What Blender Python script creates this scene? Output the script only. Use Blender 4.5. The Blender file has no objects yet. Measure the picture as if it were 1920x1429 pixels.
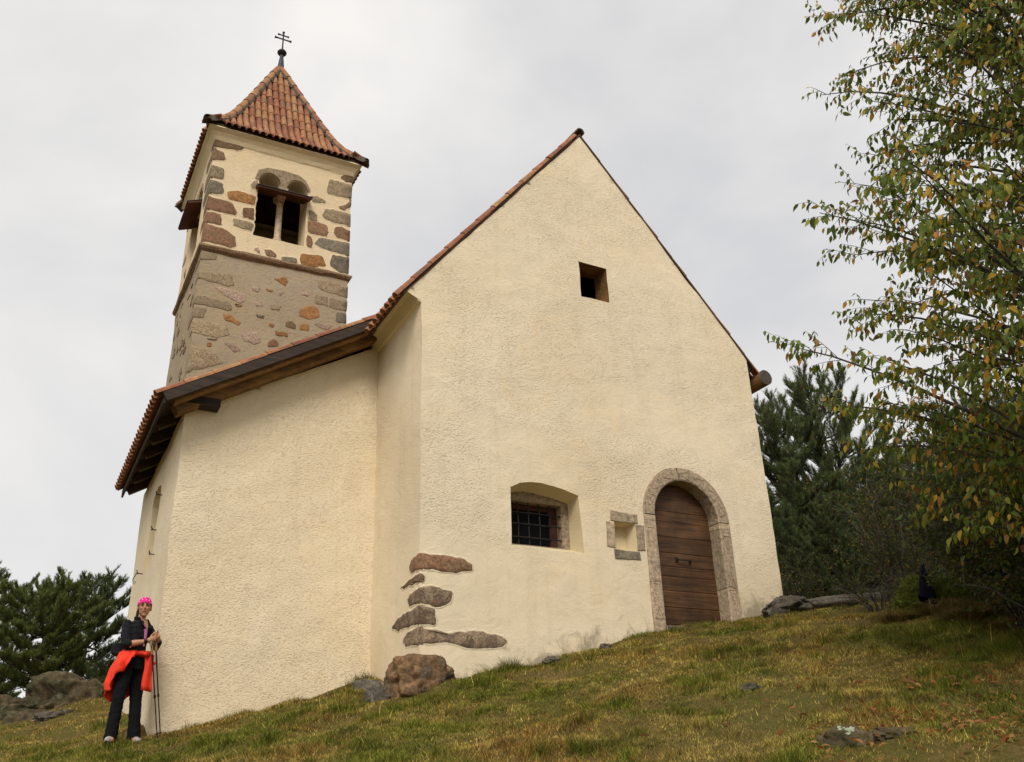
import bpy, bmesh, math, random
import numpy as np
from mathutils import Vector, Matrix, Quaternion, noise as mnoise
from mathutils.geometry import delaunay_2d_cdt

# ------------------------------------------------------------------ camera, sky, sun, exposure
SC = bpy.context.scene
COL = SC.collection
CAM_POS = np.array([0.0, 0.0, 1.7])
F_PX, PITCH, ROLL, YAW = 1760.0, math.radians(24.6), math.radians(-2.19), math.radians(28.3)
fw = np.array([math.sin(YAW)*math.cos(PITCH), math.cos(YAW)*math.cos(PITCH), math.sin(PITCH)])
rt = np.array([math.cos(YAW), -math.sin(YAW), 0.0]); up = np.cross(rt, fw)
RT = math.cos(ROLL)*rt + math.sin(ROLL)*up
UP = -math.sin(ROLL)*rt + math.cos(ROLL)*up
cam_data = bpy.data.cameras.new('camera')
cam_data.sensor_width = 36.0
cam_data.lens = F_PX/1920*36
cam_data.clip_start = 0.1
cam_data.clip_end = 20000
cam = bpy.data.objects.new('camera', cam_data)
COL.objects.link(cam)
M3 = Matrix(((RT[0], UP[0], -fw[0]), (RT[1], UP[1], -fw[1]), (RT[2], UP[2], -fw[2])))
cam.matrix_world = Matrix.Translation(CAM_POS) @ M3.to_4x4()
SC.camera = cam

SUN_DIR = Vector((-0.42, -0.72, 0.86)).normalized()      # towards the sun
world = bpy.data.worlds.new('World'); SC.world = world; world.use_nodes = True
wn = world.node_tree; wn.nodes.clear()
def wnode(t, **k):
    n = wn.nodes.new(t)
    for a, v in k.items(): setattr(n, a, v)
    return n
w_out = wnode('ShaderNodeOutputWorld'); w_bg = wnode('ShaderNodeBackground')
w_sky = wnode('ShaderNodeTexSky', sky_type='NISHITA', sun_disc=False)
w_sky.sun_elevation = math.asin(SUN_DIR.z); w_sky.sun_rotation = math.atan2(SUN_DIR.x, SUN_DIR.y)
w_sc = wnode('ShaderNodeVectorMath', operation='SCALE'); w_sc.inputs['Scale'].default_value = 0.06
w_tc = wnode('ShaderNodeTexCoord')
w_map = wnode('ShaderNodeMapping'); w_map.inputs['Scale'].default_value = (1.0, 1.0, 1.4); w_map.inputs['Rotation'].default_value = (0.2, 0.5, 0.3)
w_n = wnode('ShaderNodeTexNoise'); w_n.inputs['Scale'].default_value = 2.1; w_n.inputs['Detail'].default_value = 5; w_n.inputs['Roughness'].default_value = 0.5; w_n.inputs['Distortion'].default_value = 0.25
w_r = wnode('ShaderNodeValToRGB')
w_r.color_ramp.elements[0].position = 0.36; w_r.color_ramp.elements[0].color = (0.45, 0.45, 0.458, 1)
w_r.color_ramp.elements[1].position = 0.64; w_r.color_ramp.elements[1].color = (0.645, 0.625, 0.598, 1)
w_mix = wnode('ShaderNodeMix', data_type='RGBA'); w_mix.inputs['Factor'].default_value = 0.92
L = wn.links.new
L(w_tc.outputs['Generated'], w_map.inputs['Vector']); L(w_map.outputs['Vector'], w_n.inputs['Vector']); L(w_n.outputs['Fac'], w_r.inputs['Fac'])
L(w_sky.outputs['Color'], w_sc.inputs[0]); L(w_sc.outputs['Vector'], w_mix.inputs['A']); L(w_r.outputs['Color'], w_mix.inputs['B'])
L(w_mix.outputs['Result'], w_bg.inputs['Color']); w_bg.inputs['Strength'].default_value = 1.0
L(w_bg.outputs['Background'], w_out.inputs['Surface'])
sun_d = bpy.data.lights.new('sun', 'SUN'); sun_d.energy = 1.5; sun_d.angle = math.radians(25); sun_d.color = (1.0, 0.94, 0.84)
sun = bpy.data.objects.new('sun', sun_d); COL.objects.link(sun)
sun.rotation_euler = SUN_DIR.to_track_quat('Z', 'Y').to_euler()
SC.view_settings.view_transform = 'Standard'; SC.view_settings.look = 'None'
SC.view_settings.exposure = 0.66; SC.view_settings.gamma = 1.0; SC.view_settings.use_curve_mapping = False
SC.cycles.max_bounces = 6; SC.cycles.transparent_max_bounces = 8

def px(p):
    """project a world point to photograph pixels (only used to rank leaves by visible size)"""
    d = np.asarray(p, float) - CAM_POS
    z = d @ fw
    return 960 + F_PX*(d @ RT)/z, 714.5 - F_PX*(d @ UP)/z, z

# ------------------------------------------------------------------ helpers
RNG = np.random.default_rng(7)
def vnoise(x, y, seed=0):
    x = np.asarray(x, float); y = np.asarray(y, float)
    xi = np.floor(x).astype(np.int64); yi = np.floor(y).astype(np.int64)
    fx = x-xi; fy = y-yi; fx = fx*fx*(3-2*fx); fy = fy*fy*(3-2*fy)
    def h(a, b):
        n = (a*374761393 + b*668265263 + seed*1442695041) & 0x7fffffff
        n = ((n ^ (n >> 13))*1274126177) & 0x7fffffff
        n = n ^ (n >> 16)
        return (n & 0xffff)/65535.0
    return ((h(xi, yi)*(1-fx)+h(xi+1, yi)*fx)*(1-fy) + (h(xi, yi+1)*(1-fx)+h(xi+1, yi+1)*fx)*fy)*2-1
def fbm(x, y, seed=0, octv=4):
    s = 0; a = 1.0; t = 0
    for i in range(octv):
        s = s + a*vnoise(x*2**i, y*2**i, seed+i*17); t += a; a *= 0.5
    return s/t

def tag(o, label=None, cat=None, group=None, kind=None):
    if label: o['label'] = label
    if cat: o['category'] = cat
    if group: o['group'] = group
    if kind: o['kind'] = kind
    return o
def empty(name, loc=(0, 0, 0), rz=0.0):
    o = bpy.data.objects.new(name, None); COL.objects.link(o); o.location = loc; o.rotation_euler = (0, 0, rz); o.empty_display_size = 0.2
    return o
def link(name, me, parent=None, mat=None):
    o = bpy.data.objects.new(name, me); COL.objects.link(o)
    if mat is not None and len(me.materials) == 0: me.materials.append(mat)
    if parent is not None: o.parent = parent
    return o
def mesh(name, V, F, mat=None, parent=None, smooth=False, colors=None):
    """V (n,3); F list of tuples or (m,3)/(m,4) array"""
    me = bpy.data.meshes.new(name)
    V = np.asarray(V, dtype=np.float32)
    if isinstance(F, np.ndarray):
        k = F.shape[1]; m = F.shape[0]
        me.vertices.add(len(V)); me.vertices.foreach_set('co', V.ravel())
        me.loops.add(m*k); me.loops.foreach_set('vertex_index', F.astype(np.int32).ravel())
        me.polygons.add(m); me.polygons.foreach_set('loop_start', np.arange(0, m*k, k, dtype=np.int32))
        me.update(calc_edges=True)
    else:
        me.from_pydata([tuple(map(float, v)) for v in V], [], F); me.update()
    if colors is not None:
        a = me.color_attributes.new('Col', 'FLOAT_COLOR', 'POINT')
        c = np.ones((len(V), 4), np.float32); c[:, :3] = colors
        a.data.foreach_set('color', c.ravel())
    if smooth: me.polygons.foreach_set('use_smooth', np.ones(len(me.polygons), bool))
    return link(name, me, parent, mat)

class MB:
    """collects faces for one mesh"""
    def __init__(s): s.V = []; s.F = []
    def add(s, V, F):
        b = len(s.V); s.V += [tuple(map(float, v)) for v in V]; s.F += [tuple(i+b for i in f) for f in F]; return s
    def box(s, a, b, bev=0.0):
        x0, y0, z0 = a; x1, y1, z1 = b
        return s.add([(x0,y0,z0),(x1,y0,z0),(x1,y1,z0),(x0,y1,z0),(x0,y0,z1),(x1,y0,z1),(x1,y1,z1),(x0,y1,z1)],
                     [(0,3,2,1),(4,5,6,7),(0,1,5,4),(1,2,6,5),(2,3,7,6),(3,0,4,7)])
    def beam(s, p, q, w, h, upv=(0, 0, 1)):
        p = Vector(p); q = Vector(q); d = (q-p).normalized(); u = Vector(upv); r = d.cross(u).normalized(); u = r.cross(d)
        c = []
        for e in (p, q):
            for a, b in ((-1,-1),(1,-1),(1,1),(-1,1)): c.append(e + r*(a*w/2) + u*(b*h/2))
        return s.add(c, [(0,1,2,3),(7,6,5,4),(0,4,5,1),(1,5,6,2),(2,6,7,3),(3,7,4,0)])
    def tube(s, pts, rad, n=8, cap=True):
        pts = [Vector(p) for p in pts]; m = len(pts)
        rad = [rad]*m if not hasattr(rad, '__len__') else rad
        prev = None; V = []; F = []
        for i, p in enumerate(pts):
            d = (pts[min(i+1, m-1)] - pts[max(i-1, 0)]).normalized()
            if prev is None:
                a = d.orthogonal().normalized()
            else:
                a = (prev - d*prev.dot(d)).normalized()
            prev = a; b = d.cross(a)
            for k in range(n):
                t = 2*math.pi*k/n; V.append(p + (a*math.cos(t)+b*math.sin(t))*rad[i])
        for i in range(m-1):
            for k in range(n):
                k2 = (k+1) % n; F.append((i*n+k, i*n+k2, (i+1)*n+k2, (i+1)*n+k))
        if cap:
            F.append(tuple(range(n-1, -1, -1))); F.append(tuple((m-1)*n+k for k in range(n)))
        return s.add(V, F)
    def ball(s, c, r, nu=12, nv=8, rz=None):
        V = []; F = []; rx, ry, rzz = (r, r, r) if not hasattr(r, '__len__') else r
        for j in range(nv+1):
            t = math.pi*j/nv
            for i in range(nu):
                a = 2*math.pi*i/nu; V.append((c[0]+rx*math.sin(t)*math.cos(a), c[1]+ry*math.sin(t)*math.sin(a), c[2]+rzz*math.cos(t)))
        for j in range(nv):
            for i in range(nu):
                F.append((j*nu+i, (j+1)*nu+i, (j+1)*nu+(i+1) % nu, j*nu+(i+1) % nu))
        return s.add(V, F)
    def build(s, name, mat=None, parent=None, smooth=False):
        return mesh(name, s.V, s.F, mat, parent, smooth)

# ------------------------------------------------------------------ materials
def new_mat(name):
    m = bpy.data.materials.new(name); m.use_nodes = True
    nt = m.node_tree; return m, nt, nt.nodes['Principled BSDF']
def nd(nt, t, **k):
    n = nt.nodes.new(t)
    for a, v in k.items():
        if a in n.inputs: n.inputs[a].default_value = v
        else: setattr(n, a, v)
    return n
def ramp(nt, stops):
    r = nt.nodes.new('ShaderNodeValToRGB'); e = r.color_ramp.elements
    while len(e) < len(stops): e.new(0.5)
    for i, (p, c) in enumerate(stops):
        e[i].position = p; e[i].color = (c[0], c[1], c[2], 1) if hasattr(c, '__len__') else (c, c, c, 1)
    return r
def mixc(nt, fac, a, b, blend='MIX'):
    m = nt.nodes.new('ShaderNodeMix'); m.data_type = 'RGBA'; m.blend_type = blend
    for sock, v in (('Factor', fac), ('A', a), ('B', b)):
        i = m.inputs[sock] if sock == 'Factor' else [x for x in m.inputs if x.name == sock and x.type == 'RGBA'][0]
        if hasattr(v, 'is_output'): nt.links.new(v, i)
        elif sock == 'Factor': i.default_value = v
        else: i.default_value = (v[0], v[1], v[2], 1)
    return [x for x in m.outputs if x.type == 'RGBA'][0]
def objcoord(nt, scale=(1, 1, 1), rot=(0, 0, 0)):
    t = nt.nodes.new('ShaderNodeTexCoord'); mp = nt.nodes.new('ShaderNodeMapping')
    mp.inputs['Scale'].default_value = scale; mp.inputs['Rotation'].default_value = rot
    nt.links.new(t.outputs['Object'], mp.inputs['Vector']); return mp.outputs['Vector']
def noise(nt, vec, scale, detail=4, rough=0.55, dist=0.0):
    n = nt.nodes.new('ShaderNodeTexNoise'); n.inputs['Scale'].default_value = scale; n.inputs['Detail'].default_value = detail
    n.inputs['Roughness'].default_value = rough; n.inputs['Distortion'].default_value = dist
    nt.links.new(vec, n.inputs['Vector']); return n.outputs['Fac']
def bump(nt, bsdf, h, strength, dist, prev=None):
    b = nt.nodes.new('ShaderNodeBump'); b.inputs['Strength'].default_value = strength; b.inputs['Distance'].default_value = dist
    nt.links.new(h, b.inputs['Height'])
    if prev is not None: nt.links.new(prev, b.inputs['Normal'])
    nt.links.new(b.outputs['Normal'], bsdf.inputs['Normal']); return b.outputs['Normal']

def plaster(name, base, dirt, amt=0.5, rough_amp=1.0, stroke=(36, 36, 52), nave=False):
    m, nt, b = new_mat(name)
    v = objcoord(nt); vs = objcoord(nt, stroke, (0.06, 0.05, 0))
    L = nt.links.new
    big = noise(nt, v, 0.5, 5, 0.6, 0.6); mid = noise(nt, v, 2.6, 5, 0.65, 0.5); fine = noise(nt, v, 85, 4, 0.65)
    st = noise(nt, vs, 1.0, 5, 0.62, 0.15)
    r1 = ramp(nt, [(0.36, 0.0), (0.66, 1.0)]); L(big, r1.inputs['Fac'])
    c = mixc(nt, r1.outputs['Color'], base, tuple(x*k for x, k in zip(base, (0.95, 0.925, 0.87))))
    r2 = ramp(nt, [(0.52, 0.0), (0.82, amt*0.6)]); L(mid, r2.inputs['Fac'])
    c = mixc(nt, r2.outputs['Color'], c, dirt)
    r3 = ramp(nt, [(0.24, 0.30), (0.36, 0.0)]); L(st, r3.inputs['Fac'])          # darker in the pits of the render
    c = mixc(nt, r3.outputs['Color'], c, tuple(x*0.55 for x in dirt))
    r4 = ramp(nt, [(0.56, 0.0), (0.74, 0.55)]); L(noise(nt, v, 1.15, 5, 0.6, 1.2), r4.inputs['Fac'])
    c = mixc(nt, r4.outputs['Color'], c, tuple(x*k for x, k in zip(base, (1.03, 0.94, 0.80))))
    vk = objcoord(nt, (5.0, 5.0, 0.42)); r5 = ramp(nt, [(0.52, 0.0), (0.74, 0.42)]); L(noise(nt, vk, 1.0, 6, 0.62, 0.25), r5.inputs['Fac'])   # faint rain streaks
    c = mixc(nt, r5.outputs['Color'], c, tuple(x*k for x, k in zip(base, (0.80, 0.78, 0.72))))
    r6 = ramp(nt, [(0.575, 0.0), (0.590, 0.55)]); L(noise(nt, v, 0.62, 6, 0.55, 1.6), r6.inputs['Fac'])   # old patch repairs
    c = mixc(nt, r6.outputs['Color'], c, tuple(x*k for x, k in zip(base, (0.93, 0.93, 0.92))))
    if nave:      # rising damp along the foot of the wall, and smoother later render low down
        sp = nt.nodes.new('ShaderNodeSeparateXYZ'); L(v, sp.inputs[0])
        m1 = nd(nt, 'ShaderNodeMath', operation='MULTIPLY_ADD'); L(sp.outputs['X'], m1.inputs[0]); m1.inputs[1].default_value = -0.24; L(sp.outputs['Z'], m1.inputs[2])
        m2 = nd(nt, 'ShaderNodeMath', operation='MULTIPLY_ADD'); L(noise(nt, v, 3.0, 6, 0.7, 0.8), m2.inputs[0]); m2.inputs[1].default_value = -1.5; L(m1.outputs[0], m2.inputs[2])
        rd_ = nd(nt, 'ShaderNodeMapRange'); L(m2.outputs[0], rd_.inputs['Value']); rd_.inputs['From Min'].default_value = 1.16; rd_.inputs['From Max'].default_value = 1.42; rd_.inputs['To Min'].default_value = 0.75; rd_.inputs['To Max'].default_value = 0.0
        c = mixc(nt, rd_.outputs['Result'], c, (0.27, 0.225, 0.15))
    L(c, b.inputs['Base Color']); b.inputs['Roughness'].default_value = 0.95; b.inputs['Specular IOR Level'].default_value = 0.1
    sm = ramp(nt, [(0.36, 0.35 if nave else 0.75), (0.56, 1.0)]); L(noise(nt, v, 0.7, 3, 0.5, 0.4), sm.inputs['Fac'])   # trowelled smoother in places
    rr = ramp(nt, [(0.24, 0.0), (0.46, 0.75), (0.70, 1.0)]); L(st, rr.inputs['Fac'])
    mu = nd(nt, 'ShaderNodeMath', operation='MULTIPLY'); L(rr.outputs['Color'], mu.inputs[0]); L(sm.outputs['Color'], mu.inputs[1])
    if nave:
        rz_ = nd(nt, 'ShaderNodeMapRange'); m3 = nd(nt, 'ShaderNodeMath', operation='ADD'); L(big, m3.inputs[0]); L(sp.outputs['Z'], m3.inputs[1]); L(m3.outputs[0], rz_.inputs['Value'])
        rz_.inputs['From Min'].default_value = 4.9; rz_.inputs['From Max'].default_value = 5.6; rz_.inputs['To Min'].default_value = 0.22; rz_.inputs['To Max'].default_value = 1.0
        mu2 = nd(nt, 'ShaderNodeMath', operation='MULTIPLY'); L(mu.outputs[0], mu2.inputs[0]); L(rz_.outputs['Result'], mu2.inputs[1]); mu = mu2
    n1 = bump(nt, b, mid, 0.6, 0.03*rough_amp)
    n2 = bump(nt, b, mu.outputs[0], 1.0, 0.0105*rough_amp, n1)
    bump(nt, b, fine, 0.6, 0.005*rough_amp, n2)
    return m
CREAM = (0.835, 0.715, 0.525)
M = {}
M['plaster'] = plaster('cream_plaster', CREAM, (0.52, 0.43, 0.30), nave=True)
M['plaster_rough'] = plaster('rough_cream_plaster', CREAM, (0.52, 0.43, 0.30))
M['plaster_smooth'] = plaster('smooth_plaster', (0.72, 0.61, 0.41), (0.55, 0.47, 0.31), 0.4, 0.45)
M['belfry'] = plaster('belfry_plaster', (0.77, 0.63, 0.43), (0.58, 0.46, 0.32), 0.7, 0.8, (22, 22, 30))
M['mortar'] = plaster('grey_mortar', (0.405, 0.328, 0.228), (0.29, 0.25, 0.195), 1.6, 1.0, (18, 18, 22))

def stone_mat(name, cols, scale=5, bumpd=0.02, rough=0.9, lichen=None):
    m, nt, b = new_mat(name); v = objcoord(nt); L = nt.links.new
    oi = nt.nodes.new('ShaderNodeObjectInfo')
    n1 = noise(nt, v, scale, 6, 0.65, 0.4); n2 = noise(nt, v, scale*6, 5, 0.7)
    r = ramp(nt, [(0.30 + 0.4*i/max(1, len(cols)-1), c) for i, c in enumerate(cols)]); L(n1, r.inputs['Fac'])
    d = ramp(nt, [(0.30, 0.42), (0.62, 1.22)]); L(n2, d.inputs['Fac'])
    c = mixc(nt, 1.0, r.outputs['Color'], d.outputs['Color'], 'MULTIPLY')
    vr = ramp(nt, [(0.0, 0.78), (1.0, 1.18)]); L(oi.outputs['Random'], vr.inputs['Fac'])
    c = mixc(nt, 1.0, c, vr.outputs['Color'], 'MULTIPLY')
    if lichen:
        lr = ramp(nt, [(0.58, 0.0), (0.63, 0.8)]); L(noise(nt, v, 3.3, 5, 0.7, 0.6), lr.inputs['Fac'])
        c = mixc(nt, lr.outputs['Color'], c, lichen)
    L(c, b.inputs['Base Color']); b.inputs['Roughness'].default_value = rough; b.inputs['Specular IOR Level'].default_value = 0.2
    k = bump(nt, b, n1, 0.6, bumpd*1.5); bump(nt, b, n2, 0.8, bumpd*0.5, k)
    return m
M['st_b'] = stone_mat('brown_porphyry', [(0.16, 0.10, 0.06), (0.24, 0.155, 0.09), (0.15, 0.105, 0.07)])
M['st_t'] = stone_mat('tan_sandstone', [(0.26, 0.195, 0.12), (0.34, 0.26, 0.165), (0.24, 0.175, 0.11)])
M['st_r'] = stone_mat('red_brown_porphyry', [(0.19, 0.105, 0.062), (0.27, 0.15, 0.088), (0.20, 0.14, 0.08)])
M['st_g'] = stone_mat('grey_stone', [(0.165, 0.14, 0.10), (0.24, 0.205, 0.145), (0.13, 0.115, 0.085)])
M['st_o'] = stone_mat('orange_stone', [(0.28, 0.155, 0.065), (0.36, 0.175, 0.065), (0.20, 0.12, 0.055)])
M['st_l'] = stone_mat('pale_pink_stone', [(0.36, 0.27, 0.20), (0.46, 0.33, 0.25), (0.32, 0.25, 0.18)])
M['st_p'] = stone_mat('pitted_porphyry', [(0.13, 0.095, 0.065), (0.32, 0.235, 0.155), (0.16, 0.115, 0.08), (0.28, 0.17, 0.10)], 7, 0.03, lichen=(0.10, 0.08, 0.055))
M['frame'] = stone_mat('carved_sandstone', [(0.40, 0.30, 0.20), (0.47, 0.36, 0.25), (0.33, 0.27, 0.185)], 3.5, 0.008)
M['boulder'] = stone_mat('rusty_boulder', [(0.06, 0.045, 0.03), (0.27, 0.16, 0.08), (0.10, 0.07, 0.045), (0.03, 0.026, 0.022)], 3.0, 0.05, lichen=(0.22, 0.18, 0.12))
M['rock'] = stone_mat('grey_lichen_rock', [(0.075, 0.065, 0.05), (0.15, 0.13, 0.10), (0.05, 0.045, 0.038)], 3.0, 0.05, lichen=(0.23, 0.215, 0.16))

def tile_mat():
    m, nt, b = new_mat('clay_tile'); L = nt.links.new; oi = nt.nodes.new('ShaderNodeObjectInfo')
    ad = nd(nt, 'ShaderNodeVectorMath', operation='ADD'); sc = nd(nt, 'ShaderNodeMath', operation='MULTIPLY'); sc.inputs[1].default_value = 57.0
    L(oi.outputs['Random'], sc.inputs[0]); L(objcoord(nt), ad.inputs[0]); L(sc.outputs[0], ad.inputs[1]); v = ad.outputs[0]
    r = ramp(nt, [(0.0, (0.30, 0.10, 0.05)), (0.35, (0.40, 0.15, 0.07)), (0.65, (0.47, 0.20, 0.085)), (0.85, (0.50, 0.27, 0.11)), (1.0, (0.33, 0.11, 0.06))])
    L(oi.outputs['Random'], r.inputs['Fac'])
    d = ramp(nt, [(0.3, 0.45), (0.65, 0.98)]); L(noise(nt, v, 9, 5, 0.7), d.inputs['Fac'])
    c = mixc(nt, 1.0, r.outputs['Color'], d.outputs['Color'], 'MULTIPLY')
    g = ramp(nt, [(0.52, 0.0), (0.70, 0.8)]); L(noise(nt, v, 5, 5, 0.65, 0.5), g.inputs['Fac'])
    c = mixc(nt, g.outputs['Color'], c, (0.17, 0.12, 0.075))
    L(c, b.inputs['Base Color']); b.inputs['Roughness'].default_value = 0.85
    bump(nt, b, noise(nt, v, 40, 4, 0.6), 0.4, 0.006); return m
M['tile'] = tile_mat()
def simple(name, col, rough=0.8, metal=0.0, var=0.25, scale=8, bd=0.004, spec=0.3):
    m, nt, b = new_mat(name); v = objcoord(nt); L = nt.links.new
    d = ramp(nt, [(0.3, 1-var), (0.7, 1+var)]); n = noise(nt, v, scale, 5, 0.65); L(n, d.inputs['Fac'])
    L(mixc(nt, 1.0, col, d.outputs['Color'], 'MULTIPLY'), b.inputs['Base Color'])
    b.inputs['Roughness'].default_value = rough; b.inputs['Metallic'].default_value = metal; b.inputs['Specular IOR Level'].default_value = spec
    if bd: bump(nt, b, n, 0.5, bd)
    return m
def wood(name, col, col2, axis, rough=0.75, grain=28):
    m, nt, b = new_mat(name); L = nt.links.new
    sc = [grain]*3; sc[axis] = 1.6
    v = objcoord(nt, tuple(sc)); v0 = objcoord(nt); oi = nt.nodes.new('ShaderNodeObjectInfo')
    n = noise(nt, v, 1.0, 5, 0.6, 0.5); r = ramp(nt, [(0.3, col2), (0.62, col)]); L(n, r.inputs['Fac'])
    d = ramp(nt, [(0.35, 0.6), (0.7, 1.2)]); L(noise(nt, v0, 2.5, 4, 0.6), d.inputs['Fac'])
    c = mixc(nt, 1.0, r.outputs['Color'], d.outputs['Color'], 'MULTIPLY')
    vr = ramp(nt, [(0.0, 0.75), (1.0, 1.25)]); L(oi.outputs['Random'], vr.inputs['Fac'])
    L(mixc(nt, 1.0, c, vr.outputs['Color'], 'MULTIPLY'), b.inputs['Base Color']); b.inputs['Roughness'].default_value = rough
    b.inputs['Specular IOR Level'].default_value = 0.3
    bump(nt, b, n, 0.5, 0.004); return m
M['door'] = wood('dark_door_wood', (0.135, 0.066, 0.028), (0.045, 0.022, 0.011), 0, 0.6)
M['door_edge_lit'] = wood('lit_door_edge_wood', (0.50, 0.22, 0.08), (0.30, 0.12, 0.045), 0, 0.6)  # door wood brightened to paint the lit bevel between planks
M['dark_wood'] = wood('charred_dark_wood', (0.055, 0.036, 0.026), (0.018, 0.013, 0.011), 0)
M['brown_wood'] = wood('weathered_brown_wood', (0.27, 0.145, 0.05), (0.10, 0.053, 0.022), 0)
M['rafter'] = wood('rafter_wood', (0.07, 0.042, 0.025), (0.03, 0.019, 0.012), 0)
M['log'] = wood('log_wood', (0.34, 0.17, 0.06), (0.14, 0.075, 0.03), 1)
M['log_end'] = simple('log_end_grain', (0.075, 0.06, 0.05), 0.9, 0, 0.35, 20)
M['iron'] = simple('dark_iron', (0.035, 0.032, 0.032), 0.6, 0.6, 0.3, 30)
M['lead'] = simple('grey_lead', (0.05, 0.055, 0.062), 0.55, 0.5, 0.3, 12)
M['red_wood'] = wood('red_brown_board', (0.13, 0.045, 0.022), (0.06, 0.024, 0.014), 0)
M['ridge'] = stone_mat('mossy_old_tile', [(0.09, 0.08, 0.06), (0.16, 0.12, 0.09), (0.07, 0.065, 0.05)], 8, 0.01)
M['glass'] = simple('dark_glass', (0.004, 0.005, 0.006), 0.5, 0, 0.1, 3, 0, 0.08)

# ------------------------------------------------------------------ terrain
def ter(x, y):
    x = np.asarray(x, float); y = np.asarray(y, float)
    s = 0.79*x + 0.61*y
    z = 0.304*s
    k = 0.35; cap = 4.62                                      # rounded crest of the knoll
    z = -np.log(np.exp(-z/k) + np.exp(-cap/k))*k
    z = z - 0.30*np.maximum(0, s-17.5) - 0.13*np.maximum(0, y-20) - 0.30*np.maximum(0, -x-5)**1.2
    z = z + 0.07*fbm(x*0.9, y*0.9, 3) + 0.035*vnoise(x*2.6, y*2.6, 9)
    # trodden steps running along the slope
    t = s*1.15 + 0.9*vnoise(x*0.5, y*0.5, 21)
    z = z + 0.034*np.sin(t*2*np.pi)*(0.5+0.5*vnoise(x*0.6, y*0.6, 31))
    return z
def make_ground():
    gx = np.concatenate([-(14+np.geomspace(0.2, 9000, 26))[::-1], np.arange(-14, 24.001, 0.13), 24+np.geomspace(0.2, 9000, 26)])
    gy = np.concatenate([-(5+np.geomspace(0.2, 9000, 22))[::-1], np.arange(-5, 30.001, 0.13), 30+np.geomspace(0.2, 9000, 26)])
    X, Y = np.meshgrid(gx, gy)
    cxx = np.clip(X, -14, 24); cyy = np.clip(Y, -5, 30)
    Z = ter(cxx, cyy); D = np.hypot(X-cxx, Y-cyy)
    Z = Z - 0.35*np.minimum(D, 700) + 6*fbm(X/60, Y/60, 5)*np.clip(D/60, 0, 1)
    V = np.stack([X, Y, Z], -1).reshape(-1, 3)
    ny, nx = X.shape; i = np.arange(ny-1)[:, None]*nx + np.arange(nx-1)[None]
    F = np.stack([i, i+1, i+nx+1, i+nx], -1).reshape(-1, 4)
    m, nt, b = new_mat('dry_turf'); v = objcoord(nt); L = nt.links.new
    n1 = noise(nt, v, 0.9, 6, 0.65, 0.6); n2 = noise(nt, v, 9, 6, 0.7, 0.3); n3 = noise(nt, v, 60, 4, 0.7)
    r = ramp(nt, [(0.30, (0.09, 0.09, 0.022)), (0.46, (0.15, 0.11, 0.038)), (0.60, (0.20, 0.135, 0.055)), (0.74, (0.33, 0.235, 0.13))]); L(n2, r.inputs['Fac'])
    d = ramp(nt, [(0.32, 0.55), (0.66, 1.15)]); L(n3, d.inputs['Fac'])
    c = mixc(nt, 1.0, r.outputs['Color'], d.outputs['Color'], 'MULTIPLY')
    g = ramp(nt, [(0.42, 0.0), (0.60, 0.6)]); L(n1, g.inputs['Fac'])
    c = mixc(nt, g.outputs['Color'], c, (0.10, 0.098, 0.022))
    L(c, b.inputs['Base Color']); b.inputs['Roughness'].default_value = 1.0; b.inputs['Specular IOR Level'].default_value = 0.05
    k = bump(nt, b, n2, 0.8, 0.05); bump(nt, b, n3, 0.8, 0.02, k)
    o = mesh('ground', V, F, m, None, True); tag(o, 'steep dry grassy knoll the church stands on', None, None, 'structure')
    return o
GROUND = make_ground()

# ------------------------------------------------------------------ church: walls
CH = empty('church', (7.2, 10.6, 4.0))
tag(CH, 'small cream plastered hilltop church with square bell tower and red tiled roofs', 'church')
CHI = Matrix.Translation((-7.2, -10.6, -4.0))
def cpart(o):
    """world-space mesh becomes a part of the church"""
    o.parent = CH; o.matrix_parent_inverse = CHI; return o
def disp(p, a=0.013):
    p = Vector(p)
    return p + mnoise.noise_vector(p*0.9)*a*1.5 + mnoise.noise_vector(p*4.2)*a*0.55
def dens(loop, step, closed=True):
    out = []; n = len(loop)
    for i in range(n if closed else n-1):
        a = np.array(loop[i], float); b = np.array(loop[(i+1) % n], float)
        k = max(1, int(round(np.linalg.norm(b-a)/step)))
        for j in range(k): out.append(tuple(a+(b-a)*j/k))
    return out
def inpoly(P, poly):
    x, y = P[:, 0], P[:, 1]; c = np.zeros(len(P), bool); n = len(poly)
    for i in range(n):
        x1, y1 = poly[i]; x2, y2 = poly[(i+1) % n]
        cond = ((y1 > y) != (y2 > y)); xx = (x2-x1)*(y-y1)/((y2-y1) if y2 != y1 else 1e-9)+x1
        c ^= cond & (x < xx)
    return c
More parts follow.
